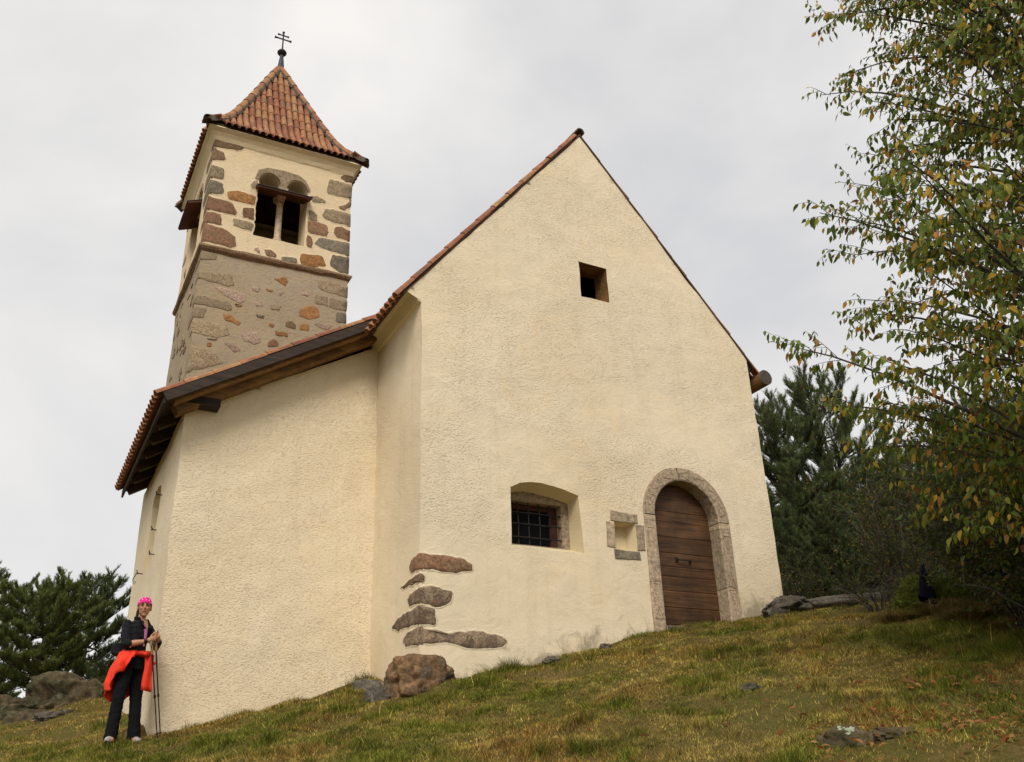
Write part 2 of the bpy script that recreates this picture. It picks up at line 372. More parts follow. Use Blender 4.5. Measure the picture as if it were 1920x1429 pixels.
def sheet(mb, outline, holes, to3d, step=0.09, flip=False, d=disp):
    loops = [dens(outline, step)] + [dens(h, step*0.6) for h in holes]
    pts = []; edges = []
    for lp in loops:
        b = len(pts); pts += lp; edges += [(b+i, b+(i+1) % len(lp)) for i in range(len(lp))]
    A = np.array(pts); lo = A.min(0); hi = A.max(0)
    gx, gy = np.meshgrid(np.arange(lo[0]+step/2, hi[0], step), np.arange(lo[1]+step/2, hi[1], step))
    G = np.stack([gx.ravel(), gy.ravel()], 1); G = G + RNG.uniform(-0.2, 0.2, G.shape)*step
    ok = inpoly(G, loops[0])
    for h in loops[1:]: ok &= ~inpoly(G, h)
    G = G[ok]
    dm = np.full(len(G), 9.0)
    for q in A: dm = np.minimum(dm, np.hypot(G[:, 0]-q[0], G[:, 1]-q[1]))
    G = G[dm > step*0.45]
    allp = [Vector(p) for p in pts] + [Vector(g) for g in G]
    vs, es, fs, _, _, _ = delaunay_2d_cdt(allp, edges, [], 0, 1e-6)
    P = np.array([tuple(v) for v in vs]); Fa = [f for f in fs]
    cen = np.array([P[list(f)].mean(0) for f in Fa])
    keep = inpoly(cen, loops[0])
    for h in loops[1:]: keep &= ~inpoly(cen, h)
    V = [d(to3d(*p)) for p in P]
    mb.add(V, [tuple(reversed(f)) if flip else tuple(f) for f, k in zip(Fa, keep) if k])
def tunnel(outer, inner, o3, i3, name, mat, parent=None, d=disp, di=None, step=0.054):
    """reveal between an opening's outline on the wall and its inner outline"""
    n0 = dens(outer, step); k = []
    for i in range(len(outer)):
        a = np.array(outer[i]); b = np.array(outer[(i+1) % len(outer)]); m = max(1, int(round(np.linalg.norm(b-a)/step)))
        a2 = np.array(inner[i]); b2 = np.array(inner[(i+1) % len(outer)])
        for j in range(m): k.append(tuple(a2+(b2-a2)*j/m))
    V = [d(o3(*p)) for p in n0] + [Vector(i3(*p)) for p in k]; n = len(n0)
    F = [(i, (i+1) % n, n+(i+1) % n, n+i) for i in range(n)]
    return mesh(name, V, F, mat, parent)
FY = 10.6; NX0, NX1, NY1 = 4.33, 10.17, 19.4
AX, AZ, SL = 7.18, 12.03, 1.215
def wall_top(x): return AZ - SL*abs(x-AX)
LOWWIN = [(5.62, 4.84), (6.71, 4.83), (6.68, 5.64), (6.48, 5.69), (6.27, 5.735), (6.10, 5.755), (5.94, 5.75), (5.77, 5.72), (5.62, 5.64)]
LOWIN = [(5.70, 4.945), (6.68, 4.945), (6.68, 5.60), (6.50, 5.645), (6.27, 5.68), (6.10, 5.70), (5.96, 5.70), (5.82, 5.68), (5.70, 5.63)]
UPWIN = [(6.985, 8.88), (7.49, 8.89), (7.485, 9.50), (6.985, 9.51)]
NICHE = [(7.22, 4.93), (7.585, 4.935), (7.595, 5.34), (7.235, 5.34)]
DC, DZ, DR, DRI, DBOT = 8.525, 5.50, 0.775, 0.575, 3.45
DOOR = [(DC-DR, DBOT), (DC+DR, DBOT)] + [(DC+DR*math.cos(t), DZ+DR*math.sin(t)) for t in np.linspace(0, math.pi, 25)]
front = lambda u, v: (u, FY, v)
mb = MB()
sheet(mb, [(NX0, 1.6), (NX1, 1.6), (NX1, wall_top(NX1)), (AX, AZ), (4.13, wall_top(4.13)), (4.13, 8.29), (NX0, 8.19)], [LOWWIN, UPWIN, NICHE, DOOR], front, 0.08)
sheet(mb, [(FY, 1.6), (NY1, 1.6), (NY1, wall_top(NX0)), (FY, wall_top(NX0))], [], lambda u, v: (NX0, u, v), 0.14, True)
sheet(mb, [(FY, 1.6), (NY1, 1.6), (NY1, wall_top(NX1)), (FY, wall_top(NX1))], [], lambda u, v: (NX1, u, v), 0.2)
sheet(mb, [(NX0, 1.6), (NX1, 1.6), (NX1, wall_top(NX1)), (AX, AZ), (NX0, wall_top(NX0))], [], lambda u, v: (u, NY1, v), 0.4, True)
cpart(mb.build('nave_wall', M['plaster'], None, True))

SY, SX, SYE = 12.33, 1.62, 16.25
SLOT = [(13.98, 5.06), (14.70, 5.10), (14.70, 6.10), (14.62, 6.22), (14.48, 6.29), (14.34, 6.31), (14.18, 6.29), (14.05, 6.22), (13.98, 6.12)]
mb = MB()
sheet(mb, [(SX, 1.4), (NX0+0.06, 1.4), (NX0+0.06, 8.32), (SX, 6.77)], [], lambda u, v: (u, SY, v), 0.08, d=lambda p: disp(p, 0.018))
sheet(mb, [(SY, 1.4), (SYE, 1.4), (SYE, 6.77), (SY, 6.77)], [SLOT], lambda u, v: (SX, u, v), 0.11, True, d=lambda p: disp(p, 0.018))
sheet(mb, [(SX, 1.4), (NX0+0.06, 1.4), (NX0+0.06, 8.32), (SX, 6.77)], [], lambda u, v: (u, SYE, v), 0.4, True)
cpart(mb.build('annex_wall', M['plaster_rough'], None, True))
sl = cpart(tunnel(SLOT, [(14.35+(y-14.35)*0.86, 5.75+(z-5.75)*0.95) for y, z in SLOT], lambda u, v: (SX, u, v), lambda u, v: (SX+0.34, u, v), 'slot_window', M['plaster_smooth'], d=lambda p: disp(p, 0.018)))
mesh('pane', [(SX+0.33, 14.35+(y-14.35)*0.87, 5.75+(z-5.75)*0.96) for y, z in SLOT], [tuple(range(len(SLOT)))], M['glass'], sl)
sl['label'] = 'narrow round-headed window in the side wall of the annex'
for (y, z, dy) in ((13.80, 6.02, 0), (13.80, 5.50, 0), (13.72, 5.13, 0), (14.95, 5.13, 1)):
    h = MB().tube([(SX+0.03, y, z), (SX-0.07, y, z), (SX-0.08, y, z+0.05)], 0.008, 6)
    h.tube([(SX-0.07, y-0.045, z+0.006), (SX-0.07, y+0.045, z+0.006)], 0.008, 6)
    if dy: h.tube([(SX-0.08, y, z), (SX-0.12, y, z-0.10), (SX-0.10, y, z-0.16), (SX-0.07, y, z-0.12)], 0.007, 6)
    cpart(h.build('iron_hook', M['iron']))

# openings in the front wall
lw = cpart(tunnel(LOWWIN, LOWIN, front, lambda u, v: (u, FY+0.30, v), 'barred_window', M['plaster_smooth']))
lw['label'] = 'deep splayed window with an iron grille beside the doorway'
mbf = MB()
def ringsheet(outer, hole, y, mb):
    pts = outer + hole; n = len(outer)
    ed = [(i, (i+1) % n) for i in range(n)] + [(n+i, n+(i+1) % len(hole)) for i in range(len(hole))]
    vs, es, fs, _, _, _ = delaunay_2d_cdt([Vector(p) for p in pts], ed, [], 0, 1e-6)
    P = np.array([tuple(v) for v in vs]); cen = np.array([P[list(f)].mean(0) for f in fs])
    k = inpoly(cen, outer) & ~inpoly(cen, hole)
    mb.add([(p[0], y, p[1]) for p in P], [f for f, q in zip(fs, k) if q])
WI = [(5.76, 4.955), (6.56, 4.955), (6.565, 5.56), (5.765, 5.565)]
ringsheet([(x+ (0.004 if x < 6.2 else -0.004), z) for x, z in LOWIN], WI, FY+0.295, mbf)
mbf.add([(x, FY+0.295, z) for x, z in WI]+[(x, FY+0.50, z) for x, z in WI], [(i, (i+1) % 4, 4+(i+1) % 4, 4+i) for i in range(4)])
mbf.build('stone_surround', M['frame'], lw)
for x, lean in ((5.90, .006), (6.07, -.004), (6.235, .006), (6.405, -.006)):
    MB().tube([(x, FY+0.345, 4.94), (x+lean, FY+0.34, 5.25), (x, FY+0.345, 5.60)], 0.0105, 6).build('bar', M['iron'], lw)
for z in (5.41, 5.25, 5.065):
    MB().tube([(5.74, FY+0.325, z), (6.1, FY+0.32, z+0.004), (6.62, FY+0.325, z+0.003)], 0.0105, 6).build('bar', M['iron'], lw)
    MB().ball((6.585, FY+0.315, z), 0.022, 8, 6).build('bolt', M['iron'], lw)
wf = MB().box((6.44, FY+0.42, 4.96), (6.555, FY+0.47, 5.56)).box((5.77, FY+0.42, 5.49), (6.44, FY+0.47, 5.56)).box((5.77, FY+0.42, 4.96), (5.85, FY+0.47, 5.49))
wf.build('wooden_frame', M['red_wood'], lw)
mesh('pane', [(5.8, FY+0.455, 4.97), (6.5, FY+0.455, 4.97), (6.5, FY+0.455, 5.55), (5.8, FY+0.455, 5.55)], [(0, 1, 2, 3)], M['glass'], lw)

uw = cpart(tunnel(UPWIN, [(7.01, 8.95), (7.475, 8.95), (7.475, 9.48), (7.01, 9.48)], front, lambda u, v: (u, FY+0.34, v), 'gable_window', M['brown_wood']))
uw['label'] = 'small square unglazed opening high in the gable'
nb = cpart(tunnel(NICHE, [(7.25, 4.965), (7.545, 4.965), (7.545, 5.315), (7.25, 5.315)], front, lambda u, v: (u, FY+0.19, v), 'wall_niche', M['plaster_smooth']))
nb['label'] = 'small square niche framed in sandstone left of the doorway'
mesh('niche_back', [(7.24, FY+0.188, 4.955), (7.56, FY+0.188, 4.955), (7.56, FY+0.188, 5.325), (7.24, FY+0.188, 5.325)], [(0, 1, 2, 3)], M['plaster_smooth'], nb)

# irregular stones let into the plaster
def on_wall(p, nrm, h, a=0.013):
    return disp(p, a) + Vector(nrm)*h
def slab(mb, poly, to3d, proud, seed, soft=1, keep=None, lip=None, jit=1.0):
    """to3d(u, v, n): n is the height above the wall face; keep = u of a building corner the stone wraps round"""
    r = random.Random(seed); at = lambda p: keep is not None and abs(p[0]-keep) < 0.03
    pts = []
    for i, p in enumerate(poly):
        p = np.array(p, float)
        if soft and not at(p):
            a = np.array(poly[i-1], float); b = np.array(poly[(i+1) % len(poly)], float)
            pts += [tuple(p*0.91+a*0.09), tuple(p*0.91+b*0.09)]
        else: pts.append(tuple(p))
    P = [np.array(p) for p in dens(pts, 0.06)]
    P = [p if at(p) else p + np.array([r.uniform(-1, 1), r.uniform(-1, 1)])*0.010*jit + np.array([vnoise(p[0]*9+seed, p[1]*9, 3), vnoise(p[0]*9, p[1]*9+seed, 5)])*0.013*jit for p in P]
    c = np.mean(P, 0); n = len(P); V = []
    def pt(p, k, h):
        q = c+(p-c)*k
        if at(p): q[0] = keep
        return to3d(q[0], q[1], h)
    for k, h in ((1.03, -0.04), (1.0, proud*0.55), (0.95, proud)):
        for p in P: V.append(pt(p, k, h + (r.uniform(-1, 1)*0.0012 if h > 0 and not at(p) else 0)))
    for p in P: V.append(pt(p, 0.55, proud + 0.0015 + r.uniform(-1, 1)*0.001))
    V.append(to3d(c[0], c[1], proud+0.002))
    if lip is not None:       # ragged plaster edge lapping round the stone
        LV_ = []; O = []
        for i, p in enumerate(P):
            t = P[(i+1) % n]-P[i-1]; nn = np.array([t[1], -t[0]]); nn = nn/(np.linalg.norm(nn)+1e-9)
            if np.dot(nn, p-c) < 0: nn = -nn
            O.append(nn)
        for off, h in ((0.032, -0.003), (0.013, 0.005), (0.002, 0.006), (-0.006, 0.001)):
            for p, nn in zip(P, O):
                q = p + nn*off*r.uniform(.6, 1.4)
                if at(p): q = p.copy()
                LV_.append(to3d(q[0], q[1], h*r.uniform(.7, 1.3)))
        lip.add(LV_, [(k*n+i, k*n+(i+1) % n, (k+1)*n+(i+1) % n, (k+1)*n+i) for k in range(3) for i in range(n) if not (at(P[i]) and at(P[(i+1) % n]))])
    F = []
    for k in range(3):
        for i in range(n): F.append((k*n+i, k*n+(i+1) % n, (k+1)*n+(i+1) % n, (k+1)*n+i))
    for i in range(n): F.append((3*n+i, 3*n+(i+1) % n, 4*n))
    mb.add(V, F)
BEL=[('b',[(4.8,14.44),(4.88,14.52),(5.05,14.55),(5.05,14.32),(4.91,14.3),(4.8,14.35)]),
('t',[(4.53,14.26),(4.72,14.27),(5.0,14.26),(5.04,14.16),(5.02,13.88),(4.8,13.86),(4.5,13.87)]),
('b',[(4.76,13.61),(4.92,13.69),(5.01,13.86),(5.0,13.7),(4.89,13.54),(4.78,13.55)]),
('t',[(4.47,13.48),(4.66,13.51),(5.01,13.5),(5.0,13.19),(4.67,13.18),(4.49,13.21),(4.43,13.31)]),
('r',[(4.71,13.08),(4.83,13.13),(5.01,13.08),(5.01,12.81),(4.78,12.82),(4.69,12.93)]),
('g',[(4.35,12.68),(4.44,12.73),(4.69,12.74),(5.0,12.76),(5.01,12.43),(4.71,12.45),(4.43,12.48),(4.31,12.55)]),
('g',[(4.67,12.38),(5.01,12.4),(5.01,12.0),(4.86,11.98),(4.65,12.12)]),
('t',[(4.14,13.72),(4.29,13.75),(4.48,13.68),(4.46,13.63),(4.19,13.57)]),
('t',[(4.12,13.35),(4.2,13.36),(4.32,13.28),(4.32,13.1),(4.12,13.09)]),
('r',[(4.12,13.07),(4.25,13.09),(4.54,13.08),(4.57,12.92),(4.54,12.78),(4.27,12.77),(4.13,12.79)]),
('r',[(4.12,12.73),(4.2,12.72),(4.25,12.64),(4.25,12.42),(4.12,12.43)]),
('o',[(4.02,12.23),(4.29,12.28),(4.46,12.3),(4.56,12.07),(4.28,11.98),(4.04,11.96),(4.01,12.1)]),
('g',[(3.63,12.06),(3.79,12.11),(3.95,12.11),(3.95,11.99),(3.81,11.95),(3.65,11.96)]),
('b',[(3.29,12.16),(3.38,12.18),(3.54,12.1),(3.53,12.02),(3.34,12.02)]),
('l',[(3.09,12.15),(3.15,12.18),(3.21,12.09),(3.2,12.03),(3.1,12.09)]),
('t',[(2.89,13.61),(2.95,13.73),(3.03,13.78),(3.05,13.54),(2.91,13.53)]),
('o',[(2.45,13.3),(2.65,13.4),(3.03,13.35),(3.03,13.11),(2.49,13.13)]),
('r',[(2.8,13.02),(3.04,13.04),(3.03,12.76),(2.81,12.79)]),
('t',[(2.62,12.72),(3.03,12.71),(3.04,12.5),(2.67,12.54)]),
('b',[(2.17,14.55),(2.49,14.6),(2.74,14.51),(2.6,14.37),(2.16,14.32)]),
('b',[(2.13,14.29),(2.31,14.23),(2.35,14.07),(2.31,14.02),(2.14,13.99)]),
('t',[(2.15,13.86),(2.34,13.84),(2.37,13.57),(2.15,13.54)]),
('g',[(2.17,13.49),(2.36,13.48),(2.39,13.25),(2.34,13.2),(2.17,13.16)]),
('r',[(2.13,13.1),(2.56,13.08),(2.71,12.84),(2.64,12.78),(2.13,12.77)]),
('r',[(2.14,12.72),(2.35,12.73),(2.42,12.61),(2.42,12.48),(2.13,12.46)]),
('r',[(2.12,12.44),(2.45,12.42),(2.69,12.33),(2.74,12.09),(2.67,12.03),(2.13,12.02)])]
LOW=[('t',[(2.12,11.35),(2.72,11.41),(2.77,11.19),(2.64,11.14),(2.1,11.19)]),
('l',[(2.4,11.07),(2.57,11.1),(2.98,11.08),(3.01,10.9),(2.9,10.83),(2.61,10.93)]),
('t',[(2.1,10.81),(2.72,10.81),(2.78,10.7),(2.74,10.63),(2.1,10.63)]),
('t',[(2.07,10.57),(2.32,10.57),(2.29,10.36),(2.07,10.34)]),
('t',[(2.08,10.28),(2.72,10.31),(2.76,10.08),(2.5,9.97),(2.07,10.02)]),
('t',[(2.08,9.69),(2.35,9.72),(2.58,9.62),(2.74,9.49),(2.1,9.19)]),
('t',[(2.11,11.77),(2.4,11.82),(2.39,11.66),(2.1,11.6)]),
('t',[(4.36,11.37),(4.64,11.39),(4.67,11.16),(4.37,11.18)]),
('t',[(4.68,11.37),(5.03,11.38),(5.02,11.14),(4.68,11.15)]),
('g',[(4.83,11.09),(5.02,11.08),(5.03,10.86),(4.84,10.85)]),
('l',[(4.4,10.76),(4.59,10.75),(4.78,10.75),(4.68,10.63),(4.4,10.67)]),
('t',[(4.37,11.75),(5.01,11.71),(5.02,11.46),(4.44,11.51)]),
('o',[(3.54,11.55),(3.77,11.63),(3.8,11.52),(3.77,11.4),(3.53,11.5)]),
('o',[(3.39,11.25),(3.55,11.25),(3.47,11.2),(3.41,11.21)]),
('o',[(2.61,10.54),(2.72,10.55),(2.96,10.42),(2.94,10.34),(2.66,10.41)]),
('o',[(4.1,10.97),(4.27,11.1),(4.46,11.08),(4.5,10.87),(4.28,10.78),(4.09,10.8)]),
('o',[(3.5,10.53),(3.62,10.5),(3.6,10.44),(3.5,10.45)]),
('b',[(3.83,10.62),(3.94,10.66),(4.04,10.59),(4.03,10.5),(3.83,10.51)]),
('o',[(4.12,10.64),(4.3,10.68),(4.3,10.51),(4.11,10.5)]),
('o',[(3.63,10.37),(3.88,10.39),(3.9,10.29),(3.65,10.28)]),
('l',[(2.96,10.13),(3.08,10.24),(3.33,10.26),(3.36,10.06),(3.25,9.98),(3.05,10.01)]),
('r',[(3.5,10.09),(3.63,10.19),(3.72,10.12),(3.69,10.01),(3.5,9.98)]),
('o',[(2.38,9.85),(2.46,9.85),(2.47,9.77),(2.39,9.75)]),
('r',[(2.36,9.94),(2.55,9.94),(2.54,9.91),(2.38,9.91)]),
('l',[(3.17,10.92),(3.33,10.97),(3.35,10.86),(3.21,10.83)]),
('t',[(3.48,10.92),(3.6,10.98),(3.72,10.97),(3.69,10.84),(3.5,10.82)]),
('l',[(3.1,11.24),(3.26,11.28),(3.25,11.15),(3.13,11.17)]),
('l',[(4.1,11.37),(4.28,11.36),(4.23,11.29),(4.1,11.29)]),
('r',[(2.81,10.81),(2.95,10.81),(2.93,10.75),(2.82,10.74)]),
('l',[(3.62,11.25),(3.7,11.26),(3.69,11.17),(3.64,11.18)]),
('l',[(2.68,9.9),(2.85,9.93),(3.01,9.82),(2.87,9.74)]),
('g',[(3.21,10.65),(3.41,10.68),(3.39,10.61),(3.26,10.6)])]
FAC=[('r',[(4.3,4.62),(4.55,4.62),(4.91,4.6),(5.04,4.54),(5.05,4.46),(4.81,4.41),(4.3,4.42)]),
('b',[(4.28,4.33),(4.36,4.37),(4.39,4.34),(4.38,4.29),(4.3,4.27)]),
('p',[(4.28,4.2),(4.46,4.22),(4.68,4.2),(4.76,4.16),(4.75,4.06),(4.62,3.99),(4.33,4.01)]),
('p',[(4.29,3.98),(4.54,3.96),(4.54,3.77),(4.29,3.77)]),
('p',[(4.3,3.74),(4.71,3.68),(5.14,3.72),(5.4,3.67),(5.49,3.61),(5.41,3.54),(4.96,3.52),(4.68,3.57),(4.3,3.53)])]
lipF = MB(); lipB = MB()
for i, ((c, poly), dpt) in enumerate(zip(FAC, (0.34, 0.64, 0.39, 0.93, 0.54))):
    mb = MB(); poly = [(NX0-0.008 if x < 4.34 else x, z) for x, z in poly]
    slab(mb, poly, lambda u, v, n: on_wall((u, FY, v), (0, -1, 0), n), 0.010, i, 1, NX0-0.008, lipF)
    zs = [z for x, z in poly if x < 4.40]; zl, zh = min(zs), max(zs)
    slab(mb, [(FY-0.008, zl), (FY-0.008, zh), (FY+dpt*0.75, zh-0.015), (FY+dpt, (zl+zh)/2+0.01), (FY+dpt*0.8, zl+0.03)], lambda u, v, n: on_wall((NX0, u, v), (-1, 0, 0), n), 0.010, i+40, 1, FY-0.008, lipF)
    o = cpart(mb.build('corner_stone', M['st_'+c], None, True)); o['label'] = 'bare stone of the corner showing through the cream plaster'
cpart(lipF.build('plaster_edge', M['plaster_rough'], None, True))
# niche surround
for nm, P in (('lintel', [(7.185, 5.485), (7.63, 5.48), (7.63, 5.343), (7.18, 5.343)]), ('jamb_stone', [(7.10, 5.32), (7.232, 5.335), (7.22, 4.95), (7.09, 4.96)]),
              ('jamb_stone', [(7.60, 5.33), (7.735, 5.33), (7.715, 4.95), (7.588, 4.94)]), ('sill', [(7.20, 4.927), (7.62, 4.927), (7.63, 4.81), (7.205, 4.80)])):
    mb = MB(); slab(mb, P, lambda u, v, n: on_wall((u, FY, v), (0, -1, 0), n), 0.012, 70+int(P[0][0]*100), 0, None, None, 0.3); mb.build(nm, M['st_g'] if nm == 'sill' else M['frame'], nb)

# doorway: carved stone frame, plank door
DF = empty('door_frame', (0, 0, 0)); cpart(DF); DF['label'] = 'round-arched sandstone frame carved with triangles'
def framestone(name, pts_out, pts_in):
    """prism between outer and inner polylines on the wall face"""
    r = random.Random(len(name)+len(pts_out)+int(pts_out[0][0]*100)); n = len(pts_out); V = []; F = []
    prof = [(0, -0.03), (0, 0.018), (0.10, 0.024), (0.90, 0.024), (1.0, 0.012), (1.0, -0.26)]
    for k, (t, h) in enumerate(prof):
        for a, b in zip(pts_out, pts_in):
            q = np.array(a)*(1-t)+np.array(b)*t; j = r.uniform(-1, 1)*0.0035
            V.append((q[0]+j, FY-h+j*0.5, q[1]+j))
    for k in range(len(prof)-1):
        for i in range(n-1): F.append((k*n+i, k*n+i+1, (k+1)*n+i+1, (k+1)*n+i))
    F.append(tuple(k*n for k in range(len(prof)))); F.append(tuple(k*n+n-1 for k in reversed(range(len(prof)))))
    return mesh(name, V, F, M['frame'], DF)
def arcp(r, a0, a1, n): return [(DC+r*math.cos(t), DZ+r*math.sin(t)) for t in np.linspace(a0, a1, n)]
g = 0.004
for sx in (-1, 1):
    xo, xi = DC+sx*DR, DC+sx*DRI
    for z0, z1 in ((DBOT, 4.52), (4.52+2*g, DZ-0.10)):
        zz = np.linspace(z0, z1, 9); framestone('jamb_stone', [(xo, z) for z in zz], [(xi, z) for z in zz])
    zz = np.linspace(DZ-0.10+g, DZ-0.012, 3); framestone('impost', [(xo, z) for z in zz], [(xi, z) for z in zz])
key = math.radians(98)
framestone('arch_stone', arcp(DR, 0, key-0.012, 18), arcp(DRI, 0, key-0.012, 18))
framestone('arch_stone', arcp(DR, key+0.012, math.pi, 15), arcp(DRI, key+0.012, math.pi, 15))
# carved lines: thin raised fillets
def pol(r, deg): return (DC+r*math.cos(math.radians(deg)), DZ+r*math.sin(math.radians(deg)))
def tri(*P):
    m = MB()
    for i in range(3):
        p, q = P[i], P[(i+1) % 3]; m.beam((p[0], FY-0.024, p[1]), (q[0], FY-0.024, q[1]), 0.011, 0.012, (0, 1, 0))
    m.build('carved_triangle', M['frame'], DF)
for a in range(8, 176, 24):
    if abs(a+10-98) < 8: continue
    tri(pol(0.61, a), pol(0.735, a+3), pol(0.68, a+17))
for sx in (-1, 1):
    c = DC+sx*0.675
    for z, h in ((5.30, -0.22), (4.55, 0.20), (4.50, -0.20), (4.02, 0.16)): tri((c-0.065, z), (c+0.065, z), (c, z+h))
DOORO = empty('door', (0, 0, 0)); cpart(DOORO); DOORO['label'] = 'dark brown door of wide horizontal planks'
zb = [6.09, 5.885, 5.65, 5.49, 5.265, 5.025, 4.825, 4.68, 4.475, 4.24, 4.0, 3.8]
RD = DRI+0.03
for i in range(len(zb)-1):
    z1, z0 = zb[i], zb[i+1]+0.007
    def half(z): return RD if z <= DZ else math.sqrt(max(0, RD*RD-(z-DZ)**2))
    zs = list(np.linspace(z0, z1, 6)); L_ = [(DC-half(z), z) for z in zs]; R_ = [(DC+half(z), z) for z in zs]
    pol2 = L_ + R_[::-1]; n = len(pol2); c = np.mean(pol2, 0); y = FY+0.215 + random.Random(i).uniform(-.003, .003)
    V = [(p[0], y, p[1]) for p in pol2] + [(p[0], y+0.04, p[1]) for p in pol2]
    pk = mesh('plank', V, [tuple(range(n))]+[(a, n+a, n+(a+1) % n, (a+1) % n) for a in range(n)], M['door'], DOORO)
    h0 = half(z1-0.008)        # upper arris, the light it catches put into a brighter colour
    MB().add([(DC-h0, y-0.002, z1-0.016), (DC+h0, y-0.002, z1-0.016), (DC+h0, y+0.018, z1+0.003), (DC-h0, y+0.018, z1+0.003)], [(0, 1, 2, 3)]).build('plank_edge', M['door_edge_lit'], pk)
MB().box((DC-0.63, FY+0.26, 3.6), (DC+0.63, FY+0.27, 6.13)).build('backing', M['dark_wood'], DOORO)
hd = MB().tube([(8.42, FY+0.21, 4.935), (8.43, FY+0.17, 4.925), (8.54, FY+0.16, 4.925), (8.65, FY+0.17, 4.925), (8.66, FY+0.21, 4.925)], 0.010, 6)
hd.box((8.40, FY+0.205, 4.90), (8.45, FY+0.213, 4.97)).box((8.64, FY+0.205, 4.89), (8.68, FY+0.213, 4.95))
hd.build('handle', M['iron'], DOORO)
cpart(MB().box((DC-0.60, FY-0.05, 3.70), (DC+0.60, FY+0.25, 3.93)).build('door_sill', M['st_g']))

# bell tower
TX0, TX1, TY0, TY1 = 2.10, 5.04, 16.4, 19.34
ZS = 11.90
def tsheets(mb, z0, z1, step, holes=([], [], [], []), d=disp):
    sheet(mb, [(TX0, z0), (TX1, z0), (TX1, z1), (TX0, z1)], holes[0], lambda u, v: (u, TY0, v), step, d=d)
    sheet(mb, [(TY0, z0), (TY1, z0), (TY1, z1), (TY0, z1)], holes[1], lambda u, v: (TX0, u, v), step*1.4, True, d=d)
    sheet(mb, [(TY0, z0), (TY1, z0), (TY1, z1), (TY0, z1)], holes[2], lambda u, v: (TX1, u, v), step*3, d=d)
    sheet(mb, [(TX0, z0), (TX1, z0), (TX1, z1), (TX0, z1)], holes[3], lambda u, v: (u, TY1, v), step*3, True, d=d)
mb = MB(); tsheets(mb, 1.6, ZS, 0.13, d=lambda p: disp(p, 0.02)); TW = cpart(mb.build('tower_wall', M['mortar'], None, True))
TW['label'] = 'grey rubble lower stage of the bell tower'
def twin(c):   # twin-arched belfry opening centred on c
    a = [(c-0.52, 12.43), (c+0.52, 12.42), (c+0.52, 13.76)]
    a += [(c+0.29+0.23*math.cos(t), 13.76+0.235*math.sin(t)) for t in np.linspace(0.2, math.pi-0.1, 9)]
    a += [(c+0.06, 13.70), (c-0.06, 13.70)]
    a += [(c-0.29+0.23*math.cos(t), 13.77+0.235*math.sin(t)) for t in np.linspace(0.1, math.pi-0.2, 9)]
    return a + [(c-0.52, 13.77)]
cF, cL = 3.565, 17.87
HF, HL = twin(cF), twin(cL)
mb = MB(); tsheets(mb, ZS, 14.52, 0.10, ([HF], [HL], [], [])); BW = cpart(mb.build('belfry_wall', M['belfry'], None, True))
BW['label'] = 'cream plastered belfry stage with bare brown stones'
bo = cpart(tunnel(HF, [(cF+(x-cF)*0.97, z) for x, z in HF], lambda u, v: (u, TY0, v), lambda u, v: (u, TY0+0.5, v), 'belfry_window', M['belfry']))
bo['label'] = 'twin-arched bell opening facing the viewer'
bl = cpart(tunnel(HL, [(cL+(x-cL)*0.97, z) for x, z in HL], lambda u, v: (TX0, u, v), lambda u, v: (TX0+0.5, u, v), 'belfry_window', M['belfry']))
bl['label'] = 'twin-arched bell opening on the shaded side'
def belfit(par, pt):
    """column, capital, impost and pent board of a bell opening; pt(u, d, z): u along the wall, d into it"""
    c = MB(); prof = [(12.40, .10), (12.47, .10), (12.52, .075), (12.56, .095), (12.60, .070), (13.05, .068), (13.42, .062), (13.45, .078), (13.48, .064)]
    c.tube([pt(0, 0.20, z) for z, r in prof], [r for z, r in prof], 14); c.build('column', M['frame'], par, True)
    V = [pt(u, d, z) for z, w, e in ((13.48, .07, .09), (13.60, .10, .22), (13.72, .10, .24)) for u, d in ((-w, .2-e), (w, .2-e), (w, .2+e), (-w, .2+e))]
    mesh('capital', V, [(0, 1, 2, 3), (8, 9, 10, 11)]+[(k*4+i, k*4+(i+1) % 4, k*4+4+(i+1) % 4, k*4+4+i) for k in range(2) for i in range(4)], M['frame'], par)
    V = [pt(u, d, z) for u in (-0.56, 0.56) for d, z in ((0.30, 13.70), (-0.27, 13.47), (-0.27, 13.435), (0.30, 13.66))]
    b = mesh('pent_board', V, [(0, 1, 2, 3), (7, 6, 5, 4), (0, 4, 5, 1), (1, 5, 6, 2), (2, 6, 7, 3), (3, 7, 4, 0)], M['red_wood'], par)
    V = [pt(u, d, z) for u in (-0.57, 0.57) for d, z in ((0.28, 13.715), (-0.29, 13.485), (-0.29, 13.472), (0.28, 13.702))]
    mesh('lead_cover', V, [(0, 1, 2, 3), (7, 6, 5, 4), (0, 4, 5, 1), (1, 5, 6, 2), (2, 6, 7, 3), (3, 7, 4, 0)], M['lead'], b)
belfit(bo, lambda u, d, z: (cF+u, TY0+d, z)); belfit(bl, lambda u, d, z: (TX0+d, cL+u, z))
